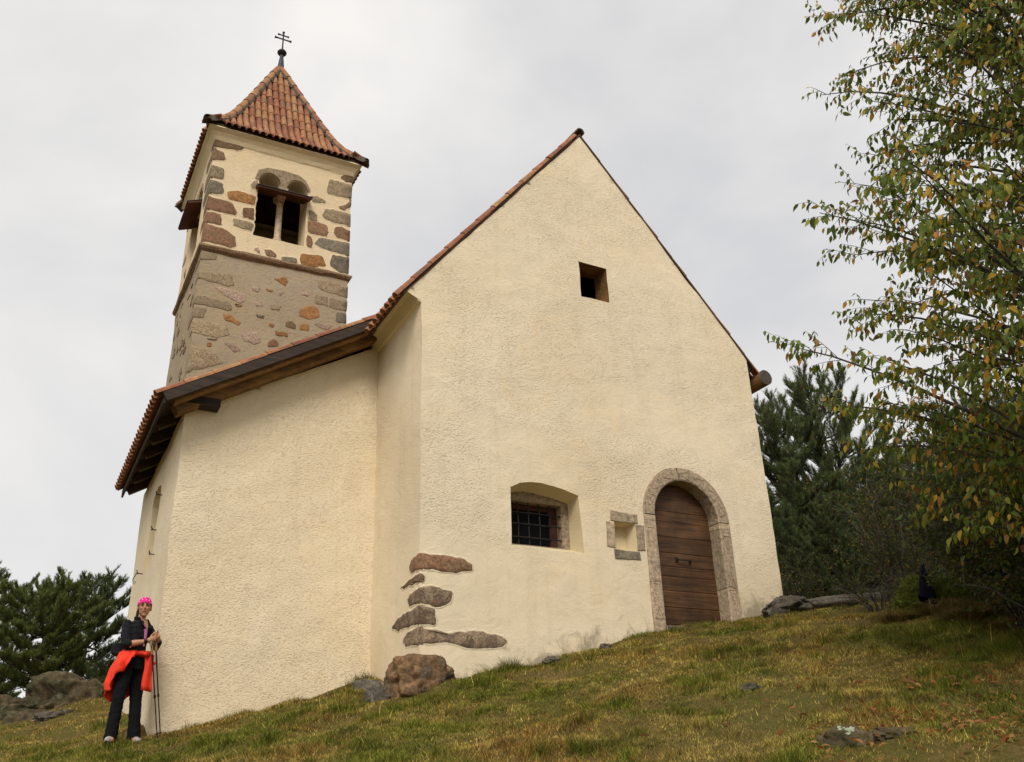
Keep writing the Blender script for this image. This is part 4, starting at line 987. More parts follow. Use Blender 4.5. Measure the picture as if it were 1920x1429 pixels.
def pine_geo(seed, H, cb, R, style='young', col=(0.045, 0.075, 0.026), per=30, dens_=1.0, nl=0.085):
    rng = np.random.default_rng(seed); r = random.Random(seed)
    tb = MB(); lean = (r.uniform(-.04, .04), r.uniform(-.04, .04))
    tp = [Vector((lean[0]*z+0.06*math.sin(z*0.9+seed), lean[1]*z+0.05*math.cos(z*0.8), z)) for z in np.linspace(0, H*0.97, 12)]
    r0 = 0.045*H**0.75*0.62
    tb.tube(tp, list(np.linspace(r0, 0.012, 12)), 8)
    def trunk(z): 
        k = min(max(z/(H*0.97)*11, 0), 10.999); i = int(k); return tp[i].lerp(tp[i+1], k-i)
    br = MB(); SP = []; SA = []
    nb = int((58 if style == 'young' else 46)*dens_*max(1, H/6))
    for k in range(nb):
        f = (k+r.random())/nb; z = cb + (H*0.99-cb)*f
        if style == 'young': rad = R*(1-f)**0.62*r.uniform(0.6, 1.1)+0.12; upk = 0.35+0.7*f
        else: rad = R*math.sqrt(max(0.05, 1-abs(2*f-0.9)**2.2))*r.uniform(0.55, 1.1); upk = r.uniform(0.0, 0.45)+0.4*f
        a = k*2.4+r.uniform(-.5, .5); d = Vector((math.cos(a), math.sin(a), 0)); p0 = trunk(z); pts = []; m = 6
        for i in range(m+1):
            t = i/m; pts.append(p0 + d*rad*t + Vector((0, 0, rad*(upk*t*t + 0.12*math.sin(t*3+k)))) + Vector((r.uniform(-1, 1), r.uniform(-1, 1), r.uniform(-1, 1)))*0.05*rad)
        br.tube(pts, list(np.linspace(0.012+0.012*rad, 0.005, m+1)), 5, False)
        nt_ = max(4, int(rad*(19 if style == 'young' else 15)*dens_))
        for j in range(nt_):
            t = 1-(j/nt_)**1.3*0.85; kk = min(t*m, m-1e-4); i = int(kk); q = pts[i].lerp(pts[i+1], kk-i); ax = (pts[i+1]-pts[i]).normalized()
            sd = ax.cross(Vector((0, 0, 1))).normalized()*(1 if j % 2 else -1)
            tw = (ax*r.uniform(.3, 1) + sd*r.uniform(.2, 1.0) + Vector((0, 0, r.uniform(0.1, 0.9)))).normalized()
            ln = r.uniform(0.12, 0.42)*(0.6+0.5*(1-t)); e = q+tw*ln
            br.tube([q, q.lerp(e, .5)+Vector((0, 0, -.01)), e], [0.006, 0.005, 0.004], 4, False)
            for s_ in range(5):
                b = q.lerp(e, 0.25+0.75*s_/4); sa = (tw*r.uniform(.3, 1)+sd*r.uniform(-.6, .6)+ax*r.uniform(-.4, .6)+Vector((0, 0, r.uniform(.25, 1.1)))).normalized()
                SP.append(b); SA.append(sa)
    for s_ in range(8): SP.append(trunk(H*(0.97-0.03*s_))); SA.append(Vector((r.uniform(-.4, .4), r.uniform(-.4, .4), 1)).normalized())
    V, F, C = needles(np.array([tuple(p) for p in SP]), np.array([tuple(p) for p in SA]), rng, per, nl, 0.0075, 0.13, col)
    return tb, br, V, F, C
def pine_meshes(name, geo):
    tb, br, V, F, C = geo
    tm = mesh('trunk', tb.V, tb.F, M['pine_bark']); bm_ = mesh('branches', br.V, br.F, M['twig']); cm_ = mesh('crown', V, F, M['needle'], colors=C)
    res = (tm.data, bm_.data, cm_.data)
    for o in (tm, bm_, cm_): bpy.data.objects.remove(o)
    return res
def pine(meshes, loc, sc, rz, label, group):
    t = empty('pine_tree', loc, rz); t.scale = (sc, sc, sc); tag(t, label, 'tree', group)
    link('trunk', meshes[0], t); c = link('crown', meshes[2], t); link('branches', meshes[1], c); return t
PL_A = pine_meshes('a', pine_geo(3, 4.6, 1.35, 1.75, 'broad', (0.135, 0.170, 0.040), 40, 1.55))
PL_B = pine_meshes('b', pine_geo(5, 5.4, 1.2, 1.65, 'broad', (0.10, 0.135, 0.040), 40, 1.45))
G1 = 'pines behind the rock ledge at the left'
pine(PL_A, (0.72, 23.0, 3.35), 0.68, 0.4, 'broad pine with a bare red trunk just behind the left rock ledge', G1)
pine(PL_B, (1.75, 26.5, 2.85), 0.86, 1.0, 'dark rounded pine half hidden behind the hiker and annex', G1)
pine(PL_B, (-0.45, 24.5, 2.75), 0.78, 2.3, 'tall dark pine cut off by the left edge of the picture', G1)
pine(PL_A, (2.6, 29.0, 2.0), 0.80, 4.0, 'farther pine filling the gap beside the annex wall', G1)
pine(PL_B, (0.0, 30.0, 1.4), 0.70, 5.1, 'small distant pine seen below the crowns at the left', G1)
PR_A = pine_meshes('c', pine_geo(11, 7.2, 0.3, 2.5, 'young', (0.115, 0.150, 0.050), 32, 1.25, 0.095))
PR_B = pine_meshes('d', pine_geo(13, 6.4, 0.2, 2.5, 'young', (0.095, 0.126, 0.042), 32, 1.3, 0.095))
G2 = 'pines of the wood behind the knoll at the right'
PRS = [
 (PR_A, 17.0, 15.4, 3.9, 1.03, 0.3, 'tallest pine of the wood, its candles against the sky right of the gable log'),
 (PR_A, 15.5, 15.7, 3.7, 0.93, 2.1, 'pine standing closest to the right wall of the church'),
 (PR_B, 16.2, 13.6, 3.7, 0.72, 1.2, 'dark bushy pine low between the church and the birch-like tree'),
 (PR_B, 18.9, 14.8, 3.6, 0.95, 4.0, 'pine in the middle of the wood behind hanging yellow leaves'),
 (PR_A, 18.4, 12.0, 3.5, 0.85, 5.2, 'pine behind the lower branches of the yellowing tree'),
 (PR_B, 20.5, 12.6, 3.0, 1.0, 0.9, 'pine far back near the right edge of the picture'),
 (PR_A, 19.5, 9.8, 3.0, 0.9, 3.0, 'pine at the right edge behind the shrubs'),
 (PR_B, 14.6, 17.8, 3.4, 0.90, 5.9, 'pine partly hidden by the right corner of the church'),
 (PR_B, 16.5, 11.0, 3.5, 0.55, 2.7, 'low dark pine above the mossy hummock'),
 (PR_A, 22.5, 17.0, 2.4, 1.0, 1.9, 'rear pine showing between the front crowns of the wood'),
 (PR_B, 14.2, 14.4, 3.6, 0.50, 0.2, 'young pine low at the right foot of the church'),
 (PR_B, 17.6, 13.0, 3.4, 0.62, 3.6, 'bushy young pine in the dark heart of the wood'),
]
PRS += [(PR_B, 13.3, 12.3, 3.7, 0.42, 4.4, 'smallest pine just beyond the flat rock slab'), (PR_B, 14.9, 12.2, 3.7, 0.60, 1.6, 'dense pine behind the bare twiggy bush'),
 (PR_A, 14.2, 10.2, 3.7, 0.50, 2.9, 'short pine between twiggy bushes and the mossy hummock'), (PR_B, 16.0, 9.2, 3.5, 0.66, 5.5, 'broad low pine under the hanging yellow branches'),
 (PR_B, 18.0, 17.2, 3.4, 0.88, 0.6, 'pine filling the gap behind the tallest one')]
for ms, x, y, z, s, rz, lb in PRS: pine(ms, (x, y, gz(min(x, 24), y)-0.1), s*(z+7)/(gz(x, y)+6.9), rz, lb, G2)

# ------------------------------------------------------------------ leaves
LEAF = np.array([(0, 0, 0), (.30, 0, -.03), (.66, 0, -.05), (1, 0, -.16), (.30, .215, .07), (.62, .18, .04), (.30, -.215, .07), (.62, -.18, .04)])
LEAF_F = np.array([(0, 1, 4), (4, 1, 2), (4, 2, 5), (5, 2, 3), (0, 6, 1), (6, 2, 1), (6, 7, 2), (7, 3, 2)])
def leaves_np(P, D, N, Ln, C):
    D = D/np.linalg.norm(D, axis=1, keepdims=True); S = np.cross(N, D); S /= np.linalg.norm(S, axis=1, keepdims=True)+1e-9; N = np.cross(D, S)
    n = len(P); k = len(LEAF)
    V = P[:, None] + Ln[:, None, None]*(LEAF[None, :, 0:1]*D[:, None] + LEAF[None, :, 1:2]*S[:, None] + LEAF[None, :, 2:3]*N[:, None])
    F = (LEAF_F[None] + (np.arange(n)*k)[:, None, None]).reshape(-1, 3)
    return V.reshape(-1, 3), F, np.repeat(C, k, 0), D, S, N
PAL = np.array([(.095, .140, .022), (.155, .200, .030), (.27, .265, .040), (.55, .36, .045), (.48, .23, .040), (.17, .08, .032)])

# ------------------------------------------------------------------ the yellowing tree at the right edge
def big_tree():
    rng = np.random.default_rng(21); r = random.Random(21); bx, by = 7.70, 3.12; gz0 = gz(bx, by)-0.1
    T = empty('deciduous_tree', (bx, by, gz0)); tag(T, 'large leafy tree with green and yellow autumn leaves hanging in at the right edge', 'tree')
    Hs = [0, 1, 2, 3, 4, 5, 6, 7, 8, 8.8]; tp = [Vector((0.10*math.sin(h*0.7)-0.03*h, 0.08*math.cos(h*0.9)+0.02*h, h)) for h in Hs]
    MB().tube(tp, list(np.linspace(0.15, 0.02, len(Hs))), 10).build('trunk', M['bark'], T, True)
    zs = [.6, 1.6, 2.4, 2.8, 3.4, 3.8, 4.5, 5.5, 6.1, 7.5, 8.6]; Rs = [1.2, 2.35, 2.85, 2.9, 2.8, 2.7, 2.5, 2.2, 2.0, 1.6, 1.1]
    br = MB(); P = []; D = []; N = []
    left = Vector((-0.5, 0.87, 0)); NB = 285
    fr = []
    for k in range(NB):
        f = (k+0.5)/NB; zt = 1.2 + 7.4*f                         # height of the tip above the foot
        a = k*2.39996+r.uniform(-.3, .3); d = Vector((math.cos(a), math.sin(a), 0)); vis = d.dot(left) > -0.35
        if not vis and k % 2: continue
        R = float(np.interp(zt, zs, Rs))*r.uniform(0.60, 1.10); rise = R*r.uniform(0.5, 1.05)
        z0 = max(0.5, zt-rise); kk = min(z0, 8.7); i = min(int(kk), len(tp)-2); p0 = tp[i].lerp(tp[i+1], min(1, kk-i)); m = 9; pts = []
        wob = r.uniform(0, 6)
        for i in range(m+1):
            t = i/m; side = Vector((-d.y, d.x, 0))*math.sin(t*3+wob)*0.10*R
            zc = rise*(1.25*t-0.25*t*t) - (0.10*R*t**4)
            pts.append(p0 + d*R*t + side + Vector((0, 0, zc)))
        rad0 = 0.010+0.008*R
        br.tube(pts, list(np.linspace(rad0, 0.0035, m+1)), 5, False)
        ns = int(R*8) if vis else int(R*5)
        for j in range(ns):
            t = 0.22+0.78*(j+r.random())/ns; q_ = min(t*m, m-1e-3); i = int(q_); q = pts[i].lerp(pts[i+1], q_-i); ax = (pts[i+1]-pts[i]).normalized()
            sg = 1 if j % 2 else -1; sd = Vector((-d.y, d.x, 0))*sg
            ln = r.uniform(0.25, 0.62)*(1.15-0.5*t); dr = (ax*0.75+sd*r.uniform(.25, .95)+Vector((0, 0, r.uniform(-.35, .5)))).normalized()
            tw = [q + dr*ln*u + Vector((0, 0, -0.16*ln*u*u)) for u in (0, .35, .7, 1)]
            br.tube(tw, [0.0035, 0.003, 0.0022, 0.0014], 4, False)
            subs = [(tw, ln, dr)]
            for e in range(2 if ln > 0.25 else 1):
                b = tw[1+e]; d2 = (dr*0.6 + Vector((-dr.y, dr.x, 0))*r.choice((-1, 1))*r.uniform(.4, .9)+Vector((0, 0, r.uniform(-.4, .3)))).normalized(); l2 = r.uniform(.12, .26)
                t2 = [b, b+d2*l2*0.5, b+d2*l2+Vector((0, 0, -0.03))]; br.tube(t2, [0.0022, 0.0018, 0.0012], 3, False); subs.append((t2, l2, d2))
            for tw_, l_, d_ in subs:
                nl_ = max(2, int(l_/0.042))
                for g_ in range(nl_):
                    u = (g_+1)/nl_; q2 = min(u*(len(tw_)-1), len(tw_)-1.001); i2 = int(q2); b = tw_[i2].lerp(tw_[i2+1], q2-i2)
                    s2 = Vector((-d_.y, d_.x, 0))*(1 if g_ % 2 else -1)
                    P.append(b); D.append(d_*r.uniform(.2, .8)+s2*r.uniform(.2, .9)+Vector((0, 0, -r.uniform(0.3, 2.2)))); N.append(Vector((r.uniform(-.8, .8), r.uniform(-.8, .8), r.uniform(0.2, 1))))
        fr.append(pts[-3])
    P = np.array([tuple(p) for p in P]); D = np.array([tuple(p) for p in D]); N = np.array([tuple(p) for p in N]); n = len(P)
    Ln = rng.uniform(0.050, 0.100, n); ci = rng.choice(6, n, p=[.34, .33, .14, .10, .06, .03])
    C = PAL[ci]*rng.uniform(.75, 1.25, (n, 1))
    W = P + np.array([bx, by, gz0])
    d = W-CAM_POS; zc = d @ fw; X = 960+F_PX*(d @ RT)/zc; Y = 714.5-F_PX*(d @ UP)/zc
    inside = (X > 0) & (X < 1915) & (Y > 5) & (Y < 1420) & (zc > 0)
    score = np.where(inside, Ln/zc, 0); big = np.argsort(-score)[:300]; rest = np.ones(n, bool); rest[big] = False
    V, F, CC, D_, S_, N_ = leaves_np(P, D, N, Ln, C)
    k = len(LEAF); m = len(LEAF_F); fm = np.repeat(rest, m)
    Vr, Fr, Cr, _, _, _ = leaves_np(P[rest], D[rest], N[rest], Ln[rest], C[rest])
    crown = mesh('crown', br.V, br.F, M['bark'], T)
    lo = mesh('foliage', Vr, Fr, M['leaf'], crown, colors=Cr); tag(lo, None, None, None, 'stuff')
    lm = []
    for c in PAL:
        o = mesh('leaf', LEAF, [tuple(f) for f in LEAF_F], M['leaf'], None, colors=np.repeat(c[None], k, 0)); lm.append(o.data); bpy.data.objects.remove(o)
    for i in big:
        o = bpy.data.objects.new('leaf', lm[ci[i]]); COL.objects.link(o); o.parent = crown; L_ = Ln[i]
        o.matrix_local = Matrix(((D_[i][0]*L_, S_[i][0]*L_, N_[i][0]*L_, P[i][0]), (D_[i][1]*L_, S_[i][1]*L_, N_[i][1]*L_, P[i][1]), (D_[i][2]*L_, S_[i][2]*L_, N_[i][2]*L_, P[i][2]), (0, 0, 0, 1)))
    # hop-like brown fruits in the upper crown
    fb = MB()
    for k_ in range(260):
        p = Vector(P[r.randrange(n)]); 
        if p.z < 3.2 and r.random() < .7: continue
        p = p+Vector((0, 0, -0.05)); fb.ball(p, (0.012, 0.012, 0.020), 6, 4)
    M['fruit'] = simple('brown_fruit', (0.10, 0.045, 0.03), 0.9, 0, 0.3, 40, 0)
    tag(fb.build('fruits', M['fruit'], crown), None, None, None, 'stuff')
    return n
NLEAF = big_tree()

# ------------------------------------------------------------------ shrubs
def shrub(loc, h, R, ns, label, seed, pal, pw, lsz=(0.025, 0.05), dens_=1.0, dead=0.2, group=None, bare=0.0):
    rng = np.random.default_rng(seed); r = random.Random(seed); T = empty('shrub', loc); tag(T, label, 'shrub', group)
    st = MB(); dd = MB(); P = []; D = []; N = []
    for k in range(ns):
        a = r.uniform(0, 6.28); R_ = R*r.uniform(.25, 1.05); hh = h*r.uniform(.5, 1.05); d = Vector((math.cos(a), math.sin(a), 0)); m = 7
        pts = [Vector((d.x*0.12, d.y*0.12, 0)) + d*R_*(i/m)**1.25 + Vector((0, 0, hh*(1.5*(i/m)-0.55*(i/m)**2.2))) + Vector((r.uniform(-1, 1), r.uniform(-1, 1), 0))*0.03*h for i in range(m+1)]
        isd = r.random() < dead; (dd if isd else st).tube(pts, list(np.linspace(0.006+0.003*h, 0.002, m+1)), 4, False)
        nt_ = int(10*h*dens_)
        for j in range(nt_):
            t = r.uniform(.2, 1)*m*0.999; i = int(t); q = pts[i].lerp(pts[i+1], t-i); dr = Vector((r.uniform(-1, 1), r.uniform(-1, 1), r.uniform(-.3, .9))).normalized(); ln = r.uniform(.12, .4)
            e = q+dr*ln; (dd if isd else st).tube([q, q.lerp(e, .5)+Vector((0, 0, .02)), e], [0.003, 0.002, 0.001], 3, False)
            if isd or r.random() < bare: continue
            nl_ = int(ln/0.03)
            for g_ in range(nl_):
                P.append(q.lerp(e, (g_+1)/nl_)); D.append(Vector((r.uniform(-1, 1), r.uniform(-1, 1), r.uniform(-1, .5)))); N.append(Vector((r.uniform(-1, 1), r.uniform(-1, 1), r.uniform(.2, 1.2))))
    MB_ = st.build('stems', M['twig'], T)
    if dd.V: dd.build('dead_stems', M['pale_twig'], T)
    n = len(P)
    if n:
        P = np.array([tuple(p) for p in P]); D = np.array([tuple(p) for p in D]); N = np.array([tuple(p) for p in N])
        C = np.array(pal)[rng.choice(len(pal), n, p=pw)]*rng.uniform(.7, 1.3, (n, 1))
        V, F, C, _, _, _ = leaves_np(P, D, N, rng.uniform(*lsz, n), C)
        tag(mesh('foliage', V, F, M['leaf'], T, colors=C), None, None, None, 'stuff')
    return T
DK = [(.046, .066, .015), (.08, .105, .020), (.12, .12, .022), (.24, .15, .025), (.13, .06, .022)]
GS = 'tangled shrubs under the trees at the right'
def sh(x, y, *a, **k): return shrub((x, y, gz(x, y)-0.05), *a, **k)
sh(10.3, 8.6, 2.1, 0.9, 16, 'thin wild rose shrub with small yellow-green leaves in front of the pines', 1, [(.07, .09, .018), (.13, .13, .022), (.25, .16, .02)], [.55, .33, .12], dens_=1.7, group=GS, dead=0.1)
sh(10.6, 6.9, 2.5, 1.5, 46, 'dense dark shrub behind the mossy hummock', 2, DK, [.4, .3, .15, .08, .07], (0.03, 0.06), 1.5, group=GS)
sh(9.55, 5.85, 2.1, 1.3, 46, 'dark tangle of twigs and leaves right of the mossy hummock', 3, DK, [.42, .3, .13, .07, .08], (0.03, 0.06), 1.4, group=GS, dead=0.2)
sh(8.55, 4.75, 1.5, 1.0, 40, 'low green leafed shrub at the right edge below the tree', 4, DK, [.4, .38, .15, .05, .02], (0.035, 0.065), 1.5, group=GS)
sh(11.8, 8.4, 1.6, 1.2, 40, 'brown twiggy shrub under the pines behind the hummock', 5, DK, [.3, .25, .15, .1, .2], (0.03, 0.06), 1.3, group=GS, dead=0.2, bare=0.35)
sh(12.6, 10.2, 1.3, 1.1, 36, 'bare twiggy bush between flat rock slab and pines', 6, DK, [.35, .25, .15, .1, .15], (0.03, 0.05), 1.3, group=GS, dead=0.2, bare=0.35)
sh(12.3, 12.6, 1.2, 1.0, 36, 'weedy bush behind the right corner of the church', 7, DK, [.35, .3, .2, .1, .05], (0.03, 0.05), 1.3, group=GS, dead=0.2, bare=0.3)
sh(9.7, 8.45, 0.55, 0.5, 22, 'small tuft of twigs beside the mossy hummock', 8, DK, [.3, .3, .2, .1, .1], (0.02, 0.04), 1.8, group=GS, dead=0.5)
sh(11.6, 6.0, 2.8, 1.6, 46, 'dark shrub filling the right edge behind the tree', 9, DK, [.42, .3, .13, .07, .08], (0.035, 0.065), 1.5, group=GS)
sh(7.75, 4.75, 1.25, 0.75, 44, 'dark leafy bush at the right edge above the fallen leaves', 10, DK, [.44, .34, .12, .04, .06], (0.035, 0.06), 1.7, group=GS, dead=0.1)
sh(8.35, 5.55, 1.5, 0.85, 44, 'dark bush between the tall dry tussock and the right edge', 11, DK, [.46, .32, .12, .04, .06], (0.03, 0.06), 1.6, group=GS, dead=0.15)
sh(9.2, 6.35, 1.3, 0.8, 40, 'dark twiggy bush just right of the mossy hummock', 12, DK, [.46, .32, .12, .04, .06], (0.03, 0.055), 1.6, group=GS, dead=0.2)
# fallen branches across the undergrowth
r = random.Random(8)
for (a, b, c, lb) in (((8.7, 6.2, 3.45), (9.3, 5.5, 3.15), (10.0, 4.8, 2.75), 'pale dead branch lying across the dark shrubs'),):
    a, b, c = Vector(a), Vector(b), Vector(c); pts = [a*(1-t)**2+b*2*t*(1-t)+c*t*t + Vector((r.uniform(-1, 1), r.uniform(-1, 1), r.uniform(-1, 1)))*0.012 for t in np.linspace(0, 1, 14)]
    m = MB().tube(pts, list(np.linspace(0.004, 0.011, 14)), 5)
    for i in range(2, 12, 3): m.tube([pts[i], pts[i]+Vector((r.uniform(-.3, 0), r.uniform(-.1, .3), r.uniform(-.1, .25)))], [0.004, 0.001], 4)
    tag(m.build('dead_branch', M['pale_twig']), lb, 'branch', None)
# dark cloth hung on a stick
M['navy'] = simple('navy_cloth', (0.006, 0.007, 0.012), 0.95, 0, 0.3, 14, 0.006, 0.1)
M['stick'] = simple('dry_stick', (0.20, 0.14, 0.06), 0.9)
cx_, cy_ = 8.98, 7.12; cz0 = gz(cx_, cy_); CLV = []; CLF = []
hgt = [(4.06, 0.014), (3.98, 0.045), (3.86, 0.080), (3.74, 0.108), (3.66, 0.118)]
for i, (z, w) in enumerate(hgt):
    for k in range(14):
        t = 2*math.pi*k/14; f_ = 1+0.16*math.sin(3*t+i*0.5); zz = z - (0.05*math.cos(t-0.6) if i == 4 else 0)
        u_ = w*0.78*f_*math.cos(t)-0.010*i; v_ = w*f_*math.sin(t)*0.4; CLV.append((cx_+0.62*u_+0.78*v_, cy_-0.78*u_+0.62*v_, zz))
for i in range(4):
    for k in range(14): CLF.append((i*14+k, i*14+(k+1) % 14, (i+1)*14+(k+1) % 14, (i+1)*14+k))
CLF.append(tuple(range(13, -1, -1)))
tag(mesh('hanging_cloth', CLV, CLF, M['navy'], None, True), 'dark pointed piece of cloth hanging before the mossy hummock', 'cloth')
tag(MB().tube([(cx_-0.01, cy_+0.01, cz0-0.05), (cx_-0.005, cy_, 3.8), (cx_, cy_, 4.07)], [0.009, 0.008, 0.006], 6).build('stick', M['stick']), 'thin dry stick holding up the dark cloth', 'stick')

# ------------------------------------------------------------------ far hills
def hills():
    az = np.radians(np.arange(-60, 121, 1.0)); V = []; 
    for j, (dist, k) in enumerate(((3800, 0.0), (4400, 0.45), (5000, 0.8), (5600, 1.0), (6600, 0.8))):
        for a in az:
            dg = math.degrees(a); el = 3.2 + 1.2*math.exp(-((dg-1)/16)**2) + 0.5*float(vnoise(dg*0.21, 1.5+j*.2, 4)) + 0.3*float(vnoise(dg*0.8, 3.5+j*.3, 6))
            top = 1.7+5600*math.tan(math.radians(el)); V.append((dist*math.sin(a), dist*math.cos(a), -260+(top+260)*k))
    n = len(az); F = [(j*n+i, j*n+i+1, (j+1)*n+i+1, (j+1)*n+i) for j in range(4) for i in range(n-1)]
    m = simple('far_forest', (0.06, 0.075, 0.05), 1.0, 0, 0.4, 0.004, 0, 0)
    tag(mesh('hills', V, F, m, None, True), 'distant hills across the valley', None, None, 'structure')
hills()

# ------------------------------------------------------------------ grass
def grass():
    rng = np.random.default_rng(99); N = 1250000
    r_ = rng.uniform(2.6, 19.5, N); a = np.radians(rng.uniform(-9, 68, N)); x = r_*np.sin(a); y = r_*np.cos(a)
    far = (r_ > 13.5) & (rng.random(N) < .35); ok = ~far
    ok &= ~((x > NX0-0.02) & (y > FY-0.02) & (x < NX1+0.02)); ok &= ~((x > SX-0.02) & (y > SY-0.02) & (x < NX0+.1))
    patch = fbm(x*0.8, y*0.8, 51, 4); tuft = fbm(x*2.3, y*2.3, 61, 3); dryn = fbm(x*1.3+9, y*1.3, 71, 4); fine = vnoise(x*9, y*9, 81)
    ok &= (rng.random(N) < np.clip(0.95+2.2*(patch+0.18)+0.9*tuft, 0.05, 1))
    x, y, r_, patch, tuft, dryn, fine = (q[ok] for q in (x, y, r_, patch, tuft, dryn, fine)); n = len(x)
    z = ter(x, y)
    # distance to the church walls: longer grass where it is not trodden
    near = ((np.abs(y-FY) < 0.22) & (x > NX0-0.1) & (x < NX1+0.2)) | ((np.abs(y-SY) < 0.22) & (x > SX-.1) & (x < NX0)) | ((np.abs(x-NX0) < .2) & (y > FY) & (y < SY))
    h = 0.012 + 0.017*rng.random(n) + 0.040*np.clip(tuft-0.10, 0, 1) + 0.02*np.clip(patch, 0, 1)
    # tussocks: blades drawn in towards clump centres and taller there
    ncl = 900; cr = rng.uniform(2.8, 15, ncl); ca = np.radians(rng.uniform(-8, 66, ncl)); cxs = cr*np.sin(ca); cys = cr*np.cos(ca); cs_ = rng.uniform(.05, .14, ncl); ch = rng.uniform(.6, 1.6, ncl)
    clump = np.zeros(n); 
    for q in range(ncl):
        sel = np.where((np.abs(x-cxs[q]) < 3*cs_[q]) & (np.abs(y-cys[q]) < 3*cs_[q]))[0]
        if len(sel): clump[sel] = np.maximum(clump[sel], ch[q]*np.exp(-((x[sel]-cxs[q])**2+(y[sel]-cys[q])**2)/(cs_[q]**2)))
    h = h*(1+0.9*clump)+0.028*clump
    door = (np.abs(x-DC) < 0.75) & (np.abs(y-FY) < 0.5)
    h = np.where(near, h*1.5, h); h = np.where(door, np.minimum(h, 0.07), h)
    h = np.where((x > 7.2) & (r_ < 11.0) & (x*0.5+2.6 > y), h*1.6, h)
    stem = rng.random(n) < 0.004; h = np.where(stem, h*2.2, h)
    w = np.where(stem, 0.0022, rng.uniform(0.0020, 0.0036, n))*np.clip(r_/6.5, 0.8, 1.6)
    th = rng.uniform(0, 2*np.pi, n); lean = rng.uniform(0.2, 1.6, n); lx = np.cos(th)*lean*h; ly = np.sin(th)*lean*h
    ph = th+np.pi/2+rng.normal(0, .4, n); sx = np.cos(ph)*w; sy = np.sin(ph)*w
    B = np.stack([x, y, z-0.006], 1); S = np.stack([sx, sy, 0*sx], 1); Lv = np.stack([lx, ly, h], 1); Md = np.stack([lx*0.35, ly*0.35, h*0.62], 1)
    V = np.stack([B-S, B+S, B+Lv], 1)
    gr = np.array([.150, .180, .020]); ol = np.array([.27, .24, .034]); st_ = np.array([.52, .39, .11]); ru = np.array([.33, .18, .045])
    g = np.clip(0.34+1.7*dryn+0.35*fine+0.5*np.clip(tuft, -1, 1)+0.55*clump + rng.normal(0, .22, n), 0, 1)[:, None]
    c = st_*(1-g)+gr*g; rp = np.clip(0.16+0.9*fbm(x*1.7, y*1.7+5, 91, 3), 0, .7); c = np.where((rng.random(n) < .25)[:, None], ol, c); c = np.where(((rng.random(n) < rp) & (g[:, 0] < .75))[:, None], ru, c); c = np.where(stem[:, None], st_*1.3, c)
    c = c*rng.uniform(.5, 1.5, (n, 1))*(1+0.42*vnoise(x*14, y*14, 101)+0.25*vnoise(x*5, y*5, 103))[:, None]
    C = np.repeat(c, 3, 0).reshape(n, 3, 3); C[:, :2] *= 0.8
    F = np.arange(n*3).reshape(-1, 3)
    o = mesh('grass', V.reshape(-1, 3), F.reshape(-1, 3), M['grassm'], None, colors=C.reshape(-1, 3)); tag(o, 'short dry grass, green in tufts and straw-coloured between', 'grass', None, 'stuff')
    return n
NGRASS = grass()

# ------------------------------------------------------------------ long drooping tussocks under the shrubs
def tussock(x, y, h, R, n, seed, label, cols):
    rng = np.random.default_rng(seed); a = rng.uniform(0, 2*np.pi, n); rr = R*0.35*np.sqrt(rng.random(n)); B = np.stack([rr*np.cos(a), rr*np.sin(a), np.zeros(n)], 1)
    o = rng.uniform(.3, 1.1, n)*R; hh = h*rng.uniform(.5, 1.1, n); D = np.stack([np.cos(a), np.sin(a)], 1); S = np.stack([-np.sin(a), np.cos(a), 0*a], 1)*0.0028; V = []
    for t in (0, .4, .75, 1.0):
        c = B.copy(); c[:, :2] += D*(o*t**1.4)[:, None]; c[:, 2] += hh*(1.6*t-1.25*t*t); w = 1-0.8*t
        V += [c-S*w, c+S*w]
    V = np.stack(V, 1); F = np.array([(0, 1, 3, 2), (2, 3, 5, 4), (4, 5, 7, 6)])[None]+(np.arange(n)*8)[:, None, None]
    C = np.array(cols)[rng.integers(0, len(cols), n)]*rng.uniform(.6, 1.3, (n, 1))
    ob = mesh('grass_tussock', V.reshape(-1, 3), F.reshape(-1, 4), M['grassm'], None, colors=np.repeat(C, 8, 0)); ob.location = (x, y, gz(x, y)-0.01); tag(ob, label, 'grass', 'dry grass tussocks under the shrubs')
DRY = [(.30, .20, .06), (.22, .14, .05), (.16, .14, .03), (.34, .24, .09)]
for q, (x, y, h, R, lb) in enumerate(((8.72, 7.42, .26, .34, 'dry grass tussock at the left foot of the mossy hummock'), (8.95, 6.85, .32, .40, 'brown grass tussock below the hanging cloth'),
    (8.60, 6.45, .24, .36, 'drooping brown tussock in front of the dark shrubs'), (8.95, 6.25, .34, .42, 'tall dry tussock against the dark shrubs'), (8.35, 5.75, .24, .34, 'dry tussock at the shaded right edge of the lawn'))):
    tussock(x, y, h, R, 700, 60+q, lb, DRY)

